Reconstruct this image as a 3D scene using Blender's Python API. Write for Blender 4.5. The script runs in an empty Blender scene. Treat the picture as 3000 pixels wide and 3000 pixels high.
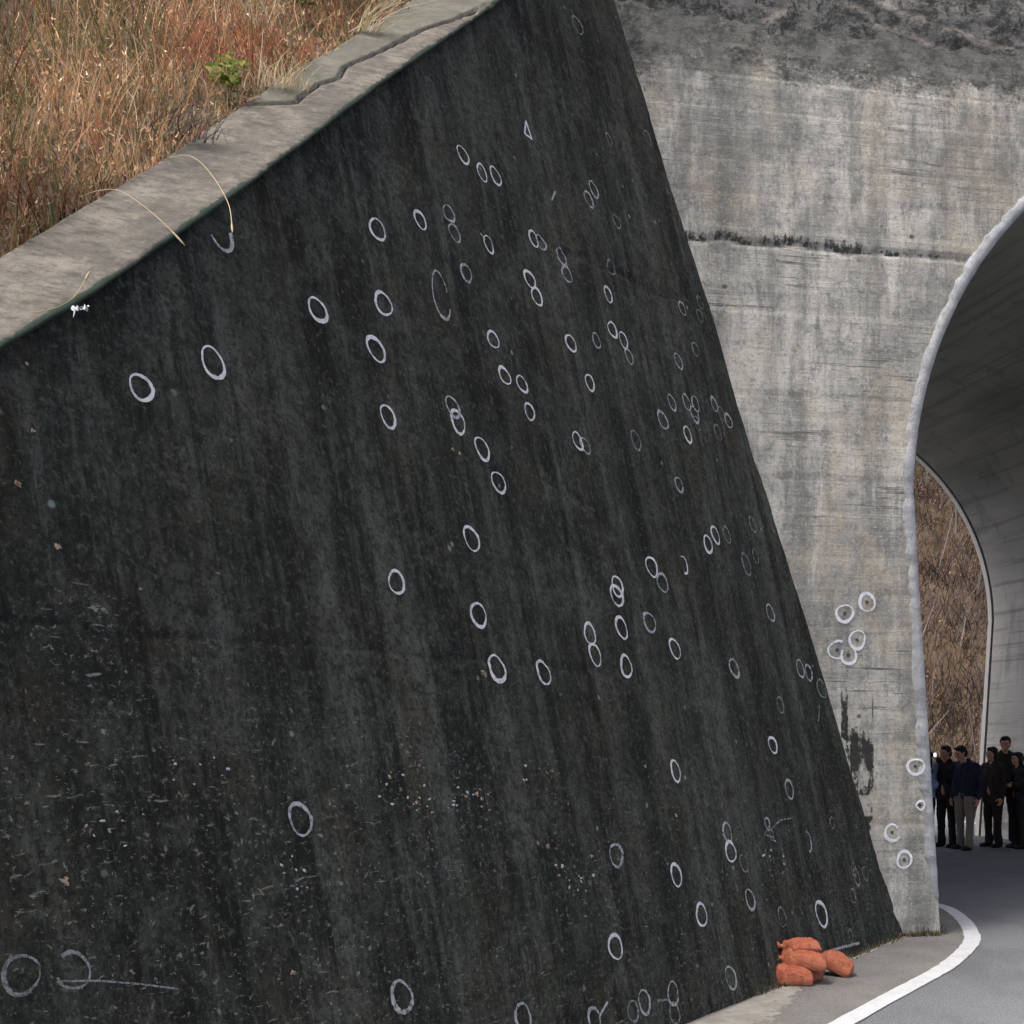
import bpy, bmesh, math, random
import numpy as np
from mathutils import Vector, Matrix

random.seed(7)
rng = np.random.default_rng(11)
sc = bpy.context.scene
col = sc.collection
R = math.radians

# ---------------------------------------------------------------- camera, sky, sun, exposure
F, CX, HOR, CAMH = 3700.0, 1500.0, 2170.0, 1.75
cam = bpy.data.cameras.new('camera')
cam.sensor_width = 36.0
cam.lens = F / 3000 * 36.0
cam.shift_y = (HOR - 1500) / 3000
cam.clip_end = 2000
cam_o = bpy.data.objects.new('camera', cam)
col.objects.link(cam_o)
cam_o.location = (0, 0, CAMH)
cam_o.rotation_euler = (R(90), 0, 0)
sc.camera = cam_o

SUN_DIR = Vector((-0.86, -0.44, 0)).normalized()      # horizontal direction towards the sun
SUN_EL = R(60)
w = bpy.data.worlds.new('World')
sc.world = w
w.use_nodes = True
nt = w.node_tree
sky = nt.nodes.new('ShaderNodeTexSky')
sky.sky_type = 'NISHITA'
sky.sun_disc = False
sky.sun_elevation = SUN_EL
sky.sun_rotation = math.atan2(SUN_DIR.x, SUN_DIR.y)
sky.air_density = 0.3
sky.dust_density = 5.0
sky.ozone_density = 0.3
bg = nt.nodes['Background']
bg.inputs['Strength'].default_value = 0.15
nt.links.new(sky.outputs[0], bg.inputs['Color'])

sun = bpy.data.lights.new('sun', 'SUN')
sun.energy = 1.2
sun.angle = R(24)
sun.color = (1.0, 0.975, 0.94)
sun_o = bpy.data.objects.new('sun', sun)
col.objects.link(sun_o)
sun_o.location = (-20, -30, 40)
sdir = Vector((SUN_DIR.x * math.cos(SUN_EL), SUN_DIR.y * math.cos(SUN_EL), math.sin(SUN_EL)))
sun_o.rotation_euler = sdir.to_track_quat('Z', 'Y').to_euler()

sc.view_settings.view_transform = 'Standard'
sc.view_settings.look = 'None'
sc.view_settings.gamma = 1.0
sc.view_settings.use_curve_mapping = False
sc.view_settings.exposure = 1.35

# ---------------------------------------------------------------- frames of the place
HD = R(79)
P = np.array([math.sin(HD), math.cos(HD), 0])           # along the portal
AX = np.array([-P[1], P[0], 0])                          # into the passage
ZP = F * CAMH / (2740 - HOR)
P0 = np.array([(2755 - CX) / F * ZP, ZP, 0])             # foot of the left jamb
C0 = np.array([0, 0, CAMH])
DV = np.array([math.sin(R(34.5)), math.cos(R(34.5)), 0]) # along the wing wall, towards the portal


def ray(x, y):
    return np.array([(x - CX) / F, 1, (HOR - y) / F])


def hit(x, y, p, n):
    r = ray(x, y)
    return C0 + r * ((p - C0) @ n) / (r @ n)


def gnd(x, y):
    return hit(x, y, np.zeros(3), np.array([0, 0, 1.0]))


B0 = hit(2640, 2738, P0, AX)
Q0 = hit(1800, 0, P0, AX)
B0[2] = 0
WN = np.cross(DV, Q0 - B0)
WN /= np.linalg.norm(WN)                                 # wing wall normal, towards the road
WU = np.cross(WN, DV)                                    # up the battered face
MP = Matrix(((P[0], AX[0], 0, P0[0]), (P[1], AX[1], 0, P0[1]), (0, 0, 1, 0), (0, 0, 0, 1)))
MW = Matrix(((DV[0], -WN[0], WU[0], B0[0]), (DV[1], -WN[1], WU[1], B0[1]), (DV[2], -WN[2], WU[2], B0[2]), (0, 0, 0, 1)))

TT = np.array([-0.8, 0.9, 4.09, 5.72, 7.07, 8.0, 8.45, 10.0, 12.3])
TWV = np.array([9.85, 9.85, 7.10, 5.70, 4.50, 3.71, 3.36, 2.0, 0.0])


def wtop(t):
    return np.interp(t, TT, TWV)


T0 = B0 - 4.09 * DV + 7.1 * WU
EV = -DV - 0.86 * WU
EV /= np.linalg.norm(EV)                                 # down the coping
KN = np.cross(EV, P)
KN /= np.linalg.norm(KN)
KN *= np.sign(KN[2])                                     # normal of the embankment slope
CR = np.cross(KN, EV)
CR *= -np.sign(CR @ P)                                   # across the coping, to the grass

LEN, AC, AZ, AR = 10.75, 3.45, 3.95, 3.717                 # vault length, arch centre, radius


def s_arch(h):
    h = np.asarray(h, float)
    leg = -(AR - AC) * h / AZ
    dh = np.clip(h - AZ, 0, AR)
    arc = AC - np.sqrt(np.maximum(AR * AR - dh * dh, 0))
    return np.where(h < AZ, leg, np.where(h < AZ + AR, arc, AC))


# ---------------------------------------------------------------- noise
def hsh(ix, iy, seed):
    n = (ix.astype(np.int64) * 374761393 + iy.astype(np.int64) * 668265263 + seed * 974634) & 0x7fffffff
    n = ((n ^ (n >> 13)) * 1274126177) & 0x7fffffff
    return ((n ^ (n >> 16)) & 0xffff) / 65535.0


def vn(x, y, seed=0):
    x = np.asarray(x, float); y = np.asarray(y, float)
    ix, iy = np.floor(x), np.floor(y)
    fx, fy = x - ix, y - iy
    fx = fx * fx * (3 - 2 * fx); fy = fy * fy * (3 - 2 * fy)
    a = hsh(ix, iy, seed); b = hsh(ix + 1, iy, seed)
    c = hsh(ix, iy + 1, seed); d = hsh(ix + 1, iy + 1, seed)
    return (a + (b - a) * fx) * (1 - fy) + (c + (d - c) * fx) * fy


def fbm(x, y, seed=0, o=4):
    r = 0; a = 0.5; t = 0
    for k in range(o):
        r = r + a * vn(np.asarray(x) * 2 ** k, np.asarray(y) * 2 ** k, seed + k * 17); t += a; a *= 0.5
    return r / t


def sstep(a, b, x):
    t = np.clip((x - a) / (b - a), 0, 1)
    return t * t * (3 - 2 * t)


def seg_dist(px, py, pts):
    best = np.full(np.shape(px), 1e9)
    for (ax, ay), (bx, by) in zip(pts[:-1], pts[1:]):
        dx, dy = bx - ax, by - ay
        t = np.clip(((px - ax) * dx + (py - ay) * dy) / (dx * dx + dy * dy + 1e-12), 0, 1)
        best = np.minimum(best, np.hypot(px - ax - t * dx, py - ay - t * dy))
    return best


# ---------------------------------------------------------------- mesh helpers
def mesh_obj(name, verts, faces, mat=None, parent=None, smooth=True, attrs=None, cols=None, mats=None, midx=None):
    me = bpy.data.meshes.new(name)
    verts = np.asarray(verts, np.float32)
    if isinstance(faces, np.ndarray):
        nf, k = faces.shape
        me.vertices.add(len(verts)); me.vertices.foreach_set('co', verts.ravel())
        me.loops.add(nf * k); me.loops.foreach_set('vertex_index', faces.astype(np.int32).ravel())
        me.polygons.add(nf); me.polygons.foreach_set('loop_start', np.arange(0, nf * k, k, dtype=np.int32))
        me.update(calc_edges=True)
        me.validate()
    else:
        me.from_pydata([tuple(map(float, v)) for v in verts], [], faces)
    if smooth:
        me.polygons.foreach_set('use_smooth', np.ones(len(me.polygons), bool))
    for k, v in (attrs or {}).items():
        a = me.attributes.new(k, 'FLOAT', 'POINT'); a.data.foreach_set('value', np.asarray(v, np.float32).ravel())
    if cols is not None:
        a = me.attributes.new('col', 'FLOAT_COLOR', 'POINT')
        c = np.ones((len(verts), 4), np.float32); c[:, :3] = cols
        a.data.foreach_set('color', c.ravel())
    if mat: me.materials.append(mat)
    for m in mats or []: me.materials.append(m)
    if midx is not None: me.polygons.foreach_set('material_index', np.asarray(midx, np.int32))
    me.update()
    o = bpy.data.objects.new(name, me)
    col.objects.link(o)
    if parent: o.parent = parent
    return o


def grid_faces(nu, nv, flip=False):
    i, j = np.meshgrid(np.arange(nu - 1), np.arange(nv - 1), indexing='ij')
    a = (i * nv + j).ravel(); b = ((i + 1) * nv + j).ravel(); c = b + 1; d = a + 1
    return np.stack([a, d, c, b] if flip else [a, b, c, d], 1)


def empty(name, loc=(0, 0, 0), rz=0, matrix=None):
    o = bpy.data.objects.new(name, None)
    o.empty_display_size = 0.2
    col.objects.link(o)
    if matrix is not None: o.matrix_world = matrix
    else: o.location = loc; o.rotation_euler = (0, 0, rz)
    return o


def tag(o, label=None, cat=None, group=None, kind=None):
    if label: o['label'] = label
    if cat: o['category'] = cat
    if group: o['group'] = group
    if kind: o['kind'] = kind
    return o


def tube(path, rad, n=8, cap=True):
    """verts, faces of a tube along path with radii rad"""
    path = [np.asarray(p, float) for p in path]
    if np.isscalar(rad): rad = [rad] * len(path)
    V = []; Fc = []
    for i, p in enumerate(path):
        t = path[min(i + 1, len(path) - 1)] - path[max(i - 1, 0)]
        t = t / (np.linalg.norm(t) + 1e-9)
        a = np.cross(t, [0, 0, 1.0]) if abs(t[2]) < 0.95 else np.cross(t, [1.0, 0, 0])
        a /= np.linalg.norm(a); b = np.cross(t, a)
        for k in range(n):
            th = 2 * math.pi * k / n
            V.append(p + rad[i] * (math.cos(th) * a + math.sin(th) * b))
    for i in range(len(path) - 1):
        for k in range(n):
            Fc.append((i * n + k, i * n + (k + 1) % n, (i + 1) * n + (k + 1) % n, (i + 1) * n + k))
    if cap:
        Fc.append(tuple(range(n))[::-1]); Fc.append(tuple((len(path) - 1) * n + k for k in range(n)))
    return V, Fc


def join(lst):
    V = []; Fc = []
    for v, f in lst:
        o = len(V); V += list(v); Fc += [tuple(i + o for i in q) for q in f]
    return V, Fc


def box(x0, x1, y0, y1, z0, z1):
    V = [(x, y, z) for x in (x0, x1) for y in (y0, y1) for z in (z0, z1)]
    return V, [(0, 1, 3, 2), (4, 6, 7, 5), (0, 4, 5, 1), (2, 3, 7, 6), (0, 2, 6, 4), (1, 5, 7, 3)]


# ---------------------------------------------------------------- node helper
class NT:
    def __init__(s, name):
        s.m = bpy.data.materials.new(name); s.m.use_nodes = True
        s.t = s.m.node_tree; s.b = s.t.nodes['Principled BSDF']; s.out = s.t.nodes['Material Output']
        s.tc = s.t.nodes.new('ShaderNodeTexCoord')
        s.obj = s.tc.outputs['Object']

    def put(s, sock, v):
        if isinstance(v, bpy.types.NodeSocket): s.t.links.new(v, sock)
        elif isinstance(v, (tuple, list)) and len(v) == 3 and sock.type == 'RGBA': sock.default_value = (*v, 1)
        else: sock.default_value = v

    def map(s, scale=(1, 1, 1), loc=(0, 0, 0), rot=(0, 0, 0), v=None):
        n = s.t.nodes.new('ShaderNodeMapping')
        s.put(n.inputs[0], v or s.obj)
        n.inputs['Scale'].default_value = scale; n.inputs['Location'].default_value = loc; n.inputs['Rotation'].default_value = rot
        return n.outputs[0]

    def noise(s, scale=(1, 1, 1), k=1.0, detail=5, rough=0.6, loc=(0, 0, 0), rot=(0, 0, 0), dist=0):
        n = s.t.nodes.new('ShaderNodeTexNoise')
        s.put(n.inputs['Vector'], s.map(scale, loc, rot))
        n.inputs['Scale'].default_value = k; n.inputs['Detail'].default_value = detail
        n.inputs['Roughness'].default_value = rough; n.inputs['Distortion'].default_value = dist
        return n.outputs['Fac']

    def voro(s, scale=(1, 1, 1), k=1.0, feat='F1', loc=(0, 0, 0)):
        n = s.t.nodes.new('ShaderNodeTexVoronoi'); n.feature = feat
        s.put(n.inputs['Vector'], s.map(scale, loc)); n.inputs['Scale'].default_value = k
        return n.outputs['Distance']

    def mth(s, op, a, b=0.0, c=None, clamp=False):
        n = s.t.nodes.new('ShaderNodeMath'); n.operation = op; n.use_clamp = clamp
        s.put(n.inputs[0], a); s.put(n.inputs[1], b)
        if c is not None: s.put(n.inputs[2], c)
        return n.outputs[0]

    def step(s, a, b, x):
        n = s.t.nodes.new('ShaderNodeMapRange'); n.interpolation_type = 'SMOOTHSTEP'
        s.put(n.inputs['Value'], x)
        n.inputs['From Min'].default_value = a; n.inputs['From Max'].default_value = b
        return n.outputs[0]

    def mix(s, f, a, b, mode='MIX'):
        n = s.t.nodes.new('ShaderNodeMix'); n.data_type = 'RGBA'; n.blend_type = mode
        s.put(n.inputs[0], f); s.put(n.inputs[6], a); s.put(n.inputs[7], b)
        return n.outputs[2]

    def attr(s, name, colr=False):
        n = s.t.nodes.new('ShaderNodeAttribute'); n.attribute_name = name
        return n.outputs['Color'] if colr else n.outputs['Fac']

    def sep(s):
        n = s.t.nodes.new('ShaderNodeSeparateXYZ'); s.put(n.inputs[0], s.obj); return n.outputs

    def bump(s, h, strength=0.4, dist=0.01):
        n = s.t.nodes.new('ShaderNodeBump'); n.inputs['Strength'].default_value = strength
        n.inputs['Distance'].default_value = dist; s.put(n.inputs['Height'], h)
        s.put(s.b.inputs['Normal'], n.outputs[0])

    def done(s, c, rough=0.85, spec=0.3):
        s.put(s.b.inputs['Base Color'], c); s.put(s.b.inputs['Roughness'], rough)
        s.b.inputs['Specular IOR Level'].default_value = spec
        return s.m


def g(v): return (v, v, v)


# portal concrete: board-marked, streaked
n = NT('portal_concrete')
c = n.mix(n.step(0.40, 0.60, n.noise((1.2, 1, 0.8), 1, 7, 0.7)), (0.30, 0.305, 0.295), (0.45, 0.445, 0.42))
c = n.mix(n.mth('MULTIPLY', n.step(0.44, 0.60, n.noise((0.7, 1, 4.5), 1, 7, 0.75)), 0.42), c, (0.21, 0.215, 0.21))
c = n.mix(n.mth('MULTIPLY', n.step(0.45, 0.58, n.noise((2.0, 1, 0.22), 1, 6, 0.7, (3, 0, 1))), 0.65), c, (0.60, 0.595, 0.57))
c = n.mix(n.mth('MULTIPLY', n.step(0.46, 0.58, n.noise((2.6, 1, 0.5), 1, 8, 0.78, (9, 0, 4))), 0.62), c, (0.135, 0.142, 0.144))
c = n.mix(n.mth('MULTIPLY', n.step(0.55, 0.61, n.noise((1.1, 1, 34), 1, 5, 0.7, (1, 0, 7))), n.step(0.46, 0.62, n.noise((0.8, 1, 1.4), 1, 4, 0.6, (2, 0, 9)))), c, (0.10, 0.103, 0.10))
c = n.mix(n.mth('MULTIPLY', n.step(0.50, 0.60, n.noise((6, 6, 6), 1, 9, 0.84, (4, 0, 2))), 0.62), c, (0.12, 0.13, 0.13))
c = n.mix(n.mth('MULTIPLY', n.step(0.48, 0.62, n.noise((1.3, 1, 0.8), 1, 7, 0.75, (5, 0, 0))), 0.45), c, (0.46, 0.41, 0.31))
c = n.mix(n.mth('MULTIPLY', n.step(0.52, 0.60, n.noise((26, 26, 26), 1, 5, 0.8)), 0.45), c, (0.15, 0.15, 0.148))
c = n.mix(n.mth('MULTIPLY', n.step(0.54, 0.64, n.noise((36, 36, 36), 1, 4, 0.7, (3, 1, 1))), 0.35), c, (0.58, 0.57, 0.54))
c = n.mix(n.mth('MULTIPLY', n.mth('SUBTRACT', 1.0, n.step(0.03, 0.075, n.voro((2.1, 2.1, 2.6), 1))), 0.85), c, (0.05, 0.05, 0.05))
dk = n.step(0.40, 0.60, n.mth('ADD', n.attr('dark'), n.mth('MULTIPLY', n.mth('SUBTRACT', n.noise((17, 17, 8), 1, 7, 0.8), 0.5), 1.9)))
c = n.mix(n.mth('MULTIPLY', dk, n.step(0.02, 0.12, n.attr('dark'))), c, (0.030, 0.032, 0.030))
pl = n.step(0.40, 0.62, n.mth('ADD', n.attr('pale'), n.mth('MULTIPLY', n.mth('SUBTRACT', n.noise((14, 14, 6), 1, 6, 0.75), 0.5), 1.2)))
c = n.mix(n.mth('MULTIPLY', n.mth('MULTIPLY', pl, 0.75), n.step(0.02, 0.12, n.attr('pale'))), c, (0.55, 0.53, 0.48))
bf = n.step(0.34, 0.66, n.mth('ADD', n.attr('band'), n.mth('MULTIPLY', n.mth('SUBTRACT', n.noise((2.6, 2.6, 3.6), 1, 9, 0.84, (6, 0, 6)), 0.5), 2.8)))
bc = n.mix(n.step(0.42, 0.58, n.noise((5, 5, 7), 1, 9, 0.84)), (0.034, 0.038, 0.038), (0.17, 0.172, 0.165))
c = n.mix(n.mth('MULTIPLY', n.mth('MULTIPLY', bf, n.step(0.02, 0.15, n.attr('band'))), 0.92), c, bc)
up_ = n.mth('MULTIPLY', n.step(4.8, 7.0, n.sep()[2]), n.step(0.42, 0.60, n.noise((1.5, 1, 1.1), 1, 8, 0.8, (12, 0, 3))))
c = n.mix(n.mth('MULTIPLY', up_, 0.55), c, (0.12, 0.126, 0.126))
c = n.mix(1.0, c, (1.10, 1.10, 1.02), 'MULTIPLY')
n.bump(n.mth('ADD', n.noise((30, 30, 30), 1, 7, 0.75), n.mth('MULTIPLY', n.noise((1.5, 1, 30), 1, 5, 0.7), 0.6)), 0.6, 0.014)
M_PORTAL = n.done(c)

# dark weathered upper band
n = NT('band_concrete')
c = n.mix(n.step(0.42, 0.58, n.noise((4.5, 4.5, 7), 1, 9, 0.82)), (0.032, 0.037, 0.035), (0.17, 0.175, 0.162))
c = n.mix(n.mth('MULTIPLY', n.step(0.49, 0.60, n.noise((1.6, 1, 3.5), 1, 8, 0.8, (2, 0, 3))), 0.7), c, (0.29, 0.285, 0.26))
c = n.mix(n.step(0.51, 0.60, n.noise((14, 14, 10), 1, 6, 0.8, (7, 1, 3))), c, (0.035, 0.04, 0.038))
c = n.mix(n.mth('MULTIPLY', n.step(0.62, 0.72, n.noise((26, 26, 26), 1, 4, 0.7)), 0.7), c, (0.40, 0.36, 0.28))
c = n.mix(n.mth('MULTIPLY', n.attr('pale'), n.step(0.38, 0.55, n.noise((9, 9, 20), 1, 5, 0.7))), c, (0.46, 0.43, 0.37))
n.bump(n.noise((16, 16, 16), 1, 8, 0.75), 0.8, 0.03)
M_BAND = n.done(c)

# black-weathered wing wall concrete
n = NT('wing_concrete')
c = n.mix(n.step(0.40, 0.60, n.noise((0.8, 1, 0.5), 1, 8, 0.75)), (0.020, 0.022, 0.020), (0.054, 0.056, 0.049))
c = n.mix(n.mth('MULTIPLY', n.step(0.46, 0.60, n.noise((3.0, 1, 0.32), 1, 9, 0.78, (3, 0, 1))), 0.8), c, (0.108, 0.114, 0.106))
c = n.mix(n.mth('MULTIPLY', n.step(0.47, 0.62, n.noise((1.6, 1, 1.2), 1, 8, 0.78, (6, 0, 2))), 0.65), c, (0.062, 0.049, 0.033))
c = n.mix(n.mth('MULTIPLY', n.step(0.50, 0.64, n.noise((3.0, 1, 2.0), 1, 7, 0.75, (2, 0, 8))), 0.4), c, (0.042, 0.056, 0.043))
c = n.mix(n.mth('MULTIPLY', n.step(0.46, 0.58, n.noise((3.4, 1, 0.30), 1, 9, 0.80, (8, 0, 5))), 0.92), c, (0.009, 0.009, 0.009))
c = n.mix(n.mth('MULTIPLY', n.step(0.48, 0.60, n.noise((2.4, 2.4, 2.0), 1, 9, 0.85, (3, 0, 15))), 0.55), c, (0.094, 0.098, 0.090))
c = n.mix(n.mth('MULTIPLY', n.step(0.47, 0.58, n.noise((10, 10, 9), 1, 8, 0.85, (1, 0, 9))), 0.65), c, (0.012, 0.012, 0.011))
c = n.mix(n.mth('MULTIPLY', n.step(0.53, 0.63, n.noise((26, 26, 24), 1, 6, 0.8, (5, 0, 3))), 0.6), c, (0.115, 0.120, 0.110))
c = n.mix(n.mth('MULTIPLY', n.step(0.51, 0.61, n.noise((40, 40, 38), 1, 4, 0.7, (5, 0, 5))), 0.6), c, (0.013, 0.013, 0.012))
# pale chips and horizontal scratches, only where the surface has spalled
msk = n.step(0.42, 0.60, n.mth('ADD', n.mth('MULTIPLY', n.attr('pale'), 0.24), n.mth('MULTIPLY', n.noise((4.0, 1, 4.0), 1, 7, 0.85, (4, 0, 4)), 0.76)))
scr = n.step(0.63, 0.68, n.noise((11, 30, 46), 1, 4, 0.65, (2, 0, 2), (0, R(4), 0), 0.6))
chip = n.step(0.60, 0.66, n.noise((32, 32, 36), 1, 4, 0.7, (5, 0, 1), (0, 0, 0), 0.5))
dots = n.mth('SUBTRACT', 1.0, n.step(0.06, 0.13, n.voro((6, 6, 6), 1)))
fl = n.mth('MAXIMUM', n.mth('MULTIPLY', n.mth('MAXIMUM', scr, chip), msk), n.mth('MULTIPLY', dots, n.step(0.54, 0.60, n.noise((4, 4, 4), 1, 3))), clamp=True)
c = n.mix(n.mth('MULTIPLY', fl, 0.7), c, n.mix(n.step(0.4, 0.6, n.noise((9, 9, 9), 1)), (0.27, 0.24, 0.18), (0.30, 0.34, 0.34)))
dk = n.step(0.40, 0.64, n.mth('ADD', n.attr('dark'), n.mth('MULTIPLY', n.mth('SUBTRACT', n.noise((13, 13, 13), 1, 7, 0.8), 0.5), 1.7)))
c = n.mix(n.mth('MULTIPLY', n.mth('MULTIPLY', dk, 0.75), n.step(0.02, 0.12, n.attr('dark'))), c, (0.013, 0.011, 0.010))
c = n.mix(1.0, c, (1.22, 1.28, 1.21), 'MULTIPLY')
n.bump(n.mth('ADD', n.noise((26, 26, 20), 1, 8, 0.8), n.mth('MULTIPLY', n.noise((6, 6, 1.2), 1, 5), 0.8)), 1.0, 0.03)
M_WING = n.done(c, 0.9, 0.15)

# coping concrete
n = NT('coping_concrete')
c = n.mix(n.step(0.40, 0.60, n.noise((2.4, 2.4, 2.4), 1, 8, 0.75)), (0.105, 0.104, 0.096), (0.205, 0.198, 0.178))
c = n.mix(n.mth('MULTIPLY', n.step(0.46, 0.60, n.noise((6, 11, 9), 1, 8, 0.8, (1, 5, 2), (0, 0, R(35)))), 0.55), c, (0.075, 0.078, 0.075))
c = n.mix(n.mth('MULTIPLY', n.step(0.48, 0.60, n.noise((9, 9, 9), 1, 7, 0.8, (3, 3, 3))), 0.6), c, (0.11, 0.105, 0.09))
c = n.mix(n.mth('MULTIPLY', n.step(0.58, 0.70, n.noise((22, 22, 22), 1, 5, 0.7)), 0.5), c, (0.30, 0.28, 0.24))
c = n.mix(n.mth('MULTIPLY', n.step(0.50, 0.58, n.noise((7, 26, 20), 1, 7, 0.85, (4, 1, 3), (0, 0, R(35)))), 0.6), c, (0.045, 0.046, 0.043))
c = n.mix(1.0, c, (0.86, 0.81, 0.74), 'MULTIPLY')
c = n.mix(n.mth('MULTIPLY', n.attr('green'), 0.4), c, n.mix(n.noise((20, 20, 20), 1), (0.07, 0.085, 0.055), (0.14, 0.15, 0.115)))
c = n.mix(n.step(0.45, 0.6, n.mth('ADD', n.attr('moss'), n.mth('MULTIPLY', n.mth('SUBTRACT', n.noise((12, 12, 12), 1, 6, 0.7), 0.5), 0.8))), c, (0.026, 0.045, 0.030))
c = n.mix(n.step(0.42, 0.60, n.mth('ADD', n.attr('dark'), n.mth('MULTIPLY', n.mth('SUBTRACT', n.noise((20, 20, 20), 1, 5, 0.7), 0.5), 0.7))), c, (0.022, 0.021, 0.020))
n.bump(n.noise((24, 24, 24), 1, 8, 0.75), 0.6, 0.015)
M_COPING = n.done(c)

# vault concrete, long board marks, shade of the crown put into the colour
n = NT('vault_concrete')
c = n.mix(n.step(0.3, 0.7, n.noise((1, 0.25, 1), 1, 6, 0.65)), (0.45, 0.45, 0.42), (0.57, 0.565, 0.525))
c = n.mix(n.mth('MULTIPLY', n.step(0.50, 0.62, n.noise((7, 0.22, 7), 1, 6, 0.75, (2, 1, 5))), 0.5), c, (0.15, 0.15, 0.14))
c = n.mix(n.mth('MULTIPLY', n.step(0.52, 0.68, n.noise((2, 2.4, 0.5), 1, 6, 0.7, (4, 4, 1))), 0.6), c, (0.20, 0.21, 0.20))
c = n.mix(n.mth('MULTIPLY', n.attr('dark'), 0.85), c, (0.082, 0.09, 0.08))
n.bump(n.mth('ADD', n.noise((20, 8, 20), 1, 6, 0.7), n.noise((12, 0.3, 12), 1, 4)), 0.5, 0.015)
M_VAULT = n.done(c, 0.8)

# whitish mortar band round the arch
n = NT('arch_mortar')
c = n.mix(n.step(0.35, 0.62, n.noise((4, 4, 4), 1, 6, 0.7)), (0.27, 0.29, 0.30), (0.42, 0.44, 0.45))
c = n.mix(n.mth('MULTIPLY', n.step(0.60, 0.68, n.noise((12, 12, 5), 1, 5, 0.75, (3, 1, 6))), 0.7), c, (0.22, 0.22, 0.20))
n.bump(n.noise((30, 30, 30), 1, 7, 0.8), 0.9, 0.02)
M_MORTAR = n.done(c)


M_RIM = NT('far_rim_pale').done((0.58, 0.58, 0.55), 0.85)  # pale so that the far edge reads as sunlit


def paint(name, cov, colr):
    n = NT(name)
    n.done(n.mix(n.noise((40, 40, 40), 1, 4), tuple(v * 0.8 for v in colr), colr), 0.8, 0.2)
    f = n.step(0.5 - 0.30, 0.5 + 0.22, n.mth('ADD', n.noise((34, 34, 34), 1, 5, 0.75), cov - 0.5))
    tr = n.t.nodes.new('ShaderNodeBsdfTransparent'); mx = n.t.nodes.new('ShaderNodeMixShader')
    n.put(mx.inputs[0], f); n.put(mx.inputs[1], tr.outputs[0]); n.put(mx.inputs[2], n.b.outputs[0])
    n.put(n.out.inputs[0], mx.outputs[0])
    return n.m


M_P1 = paint('ring_paint_fresh', 0.60, (0.78, 0.80, 0.80))
M_P2 = paint('ring_paint_worn', 0.50, (0.54, 0.57, 0.57))
M_P3 = paint('ring_paint_faded', 0.48, (0.32, 0.345, 0.34))

# asphalt
n = NT('asphalt')
c = n.mix(n.step(0.3, 0.7, n.noise((0.5, 0.5, 0.5), 1, 5)), (0.125, 0.135, 0.145), (0.16, 0.17, 0.18))
c = n.mix(n.step(0.54, 0.66, n.noise((70, 70, 70), 1, 3, 0.6)), c, (0.25, 0.26, 0.265))
c = n.mix(n.step(0.55, 0.68, n.noise((90, 90, 90), 1, 2, 0.5, (3, 3, 3))), c, (0.045, 0.048, 0.05))
c = n.mix(n.mth('MULTIPLY', n.step(0.6, 0.7, n.noise((1.6, 4, 1), 1, 5, 0.7)), 0.35), c, (0.19, 0.19, 0.185))
c = n.mix(n.mth('MULTIPLY', n.step(0.50, 0.62, n.noise((1.0, 0.45, 1), 1, 7, 0.75, (3, 8, 0))), 0.4), c, (0.085, 0.09, 0.095))
c = n.mix(n.mth('MULTIPLY', n.step(0.60, 0.66, n.noise((9, 9, 9), 1, 6, 0.8, (1, 4, 0))), 0.5), c, (0.24, 0.235, 0.22))
n.bump(n.noise((110, 110, 110), 1, 3), 0.8, 0.008)
M_ASPHALT = n.done(c, 0.85)

n = NT('shoulder_asphalt')
c = n.mix(n.step(0.35, 0.65, n.noise((1.5, 1.5, 1.5), 1, 6, 0.7)), (0.135, 0.135, 0.13), (0.19, 0.187, 0.175))
c = n.mix(n.mth('MULTIPLY', n.step(0.52, 0.66, n.noise((5, 5, 5), 1, 6, 0.75, (2, 2, 2))), 0.5), c, (0.20, 0.19, 0.165))
c = n.mix(n.step(0.58, 0.68, n.noise((80, 80, 80), 1, 3, 0.6)), c, (0.24, 0.235, 0.22))
c = n.mix(n.step(0.57, 0.68, n.noise((60, 60, 60), 1, 3, 0.6, (5, 5, 5))), c, (0.06, 0.06, 0.058))
n.bump(n.noise((90, 90, 90), 1, 4), 0.5, 0.006)
M_SHOULDER = n.done(c, 0.9)

n = NT('dusty_concrete')
c = n.mix(n.step(0.35, 0.65, n.noise((2.5, 2.5, 2.5), 1, 6, 0.7)), (0.24, 0.23, 0.20), (0.36, 0.34, 0.30))
c = n.mix(n.mth('MULTIPLY', n.step(0.55, 0.68, n.noise((14, 14, 14), 1, 5, 0.75)), 0.6), c, (0.13, 0.125, 0.11))
tr = n.t.nodes.new('ShaderNodeBsdfTransparent'); mx = n.t.nodes.new('ShaderNodeMixShader')
f = n.step(0.38, 0.66, n.mth('ADD', n.attr('cover'), n.mth('MULTIPLY', n.mth('SUBTRACT', n.noise((9, 9, 9), 1, 7, 0.75), 0.5), 1.0)))
n.bump(n.noise((60, 60, 60), 1, 5), 0.4, 0.006)
M_DUST = n.done(c, 0.95)
n.put(mx.inputs[0], f); n.put(mx.inputs[1], tr.outputs[0]); n.put(mx.inputs[2], n.b.outputs[0]); n.put(n.out.inputs[0], mx.outputs[0])

n = NT('road_paint')
c = n.mix(n.step(0.60, 0.72, n.noise((50, 50, 50), 1, 5, 0.75)), (0.56, 0.585, 0.60), (0.34, 0.35, 0.35))
c = n.mix(n.mth('MULTIPLY', n.step(0.46, 0.60, n.noise((6, 6, 6), 1, 9, 0.85, (2, 2, 2))), 0.55), c, (0.42, 0.43, 0.42))
n.bump(n.noise((90, 90, 90), 1, 3), 0.5, 0.006)
M_LINE = n.done(c, 0.6)

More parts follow.
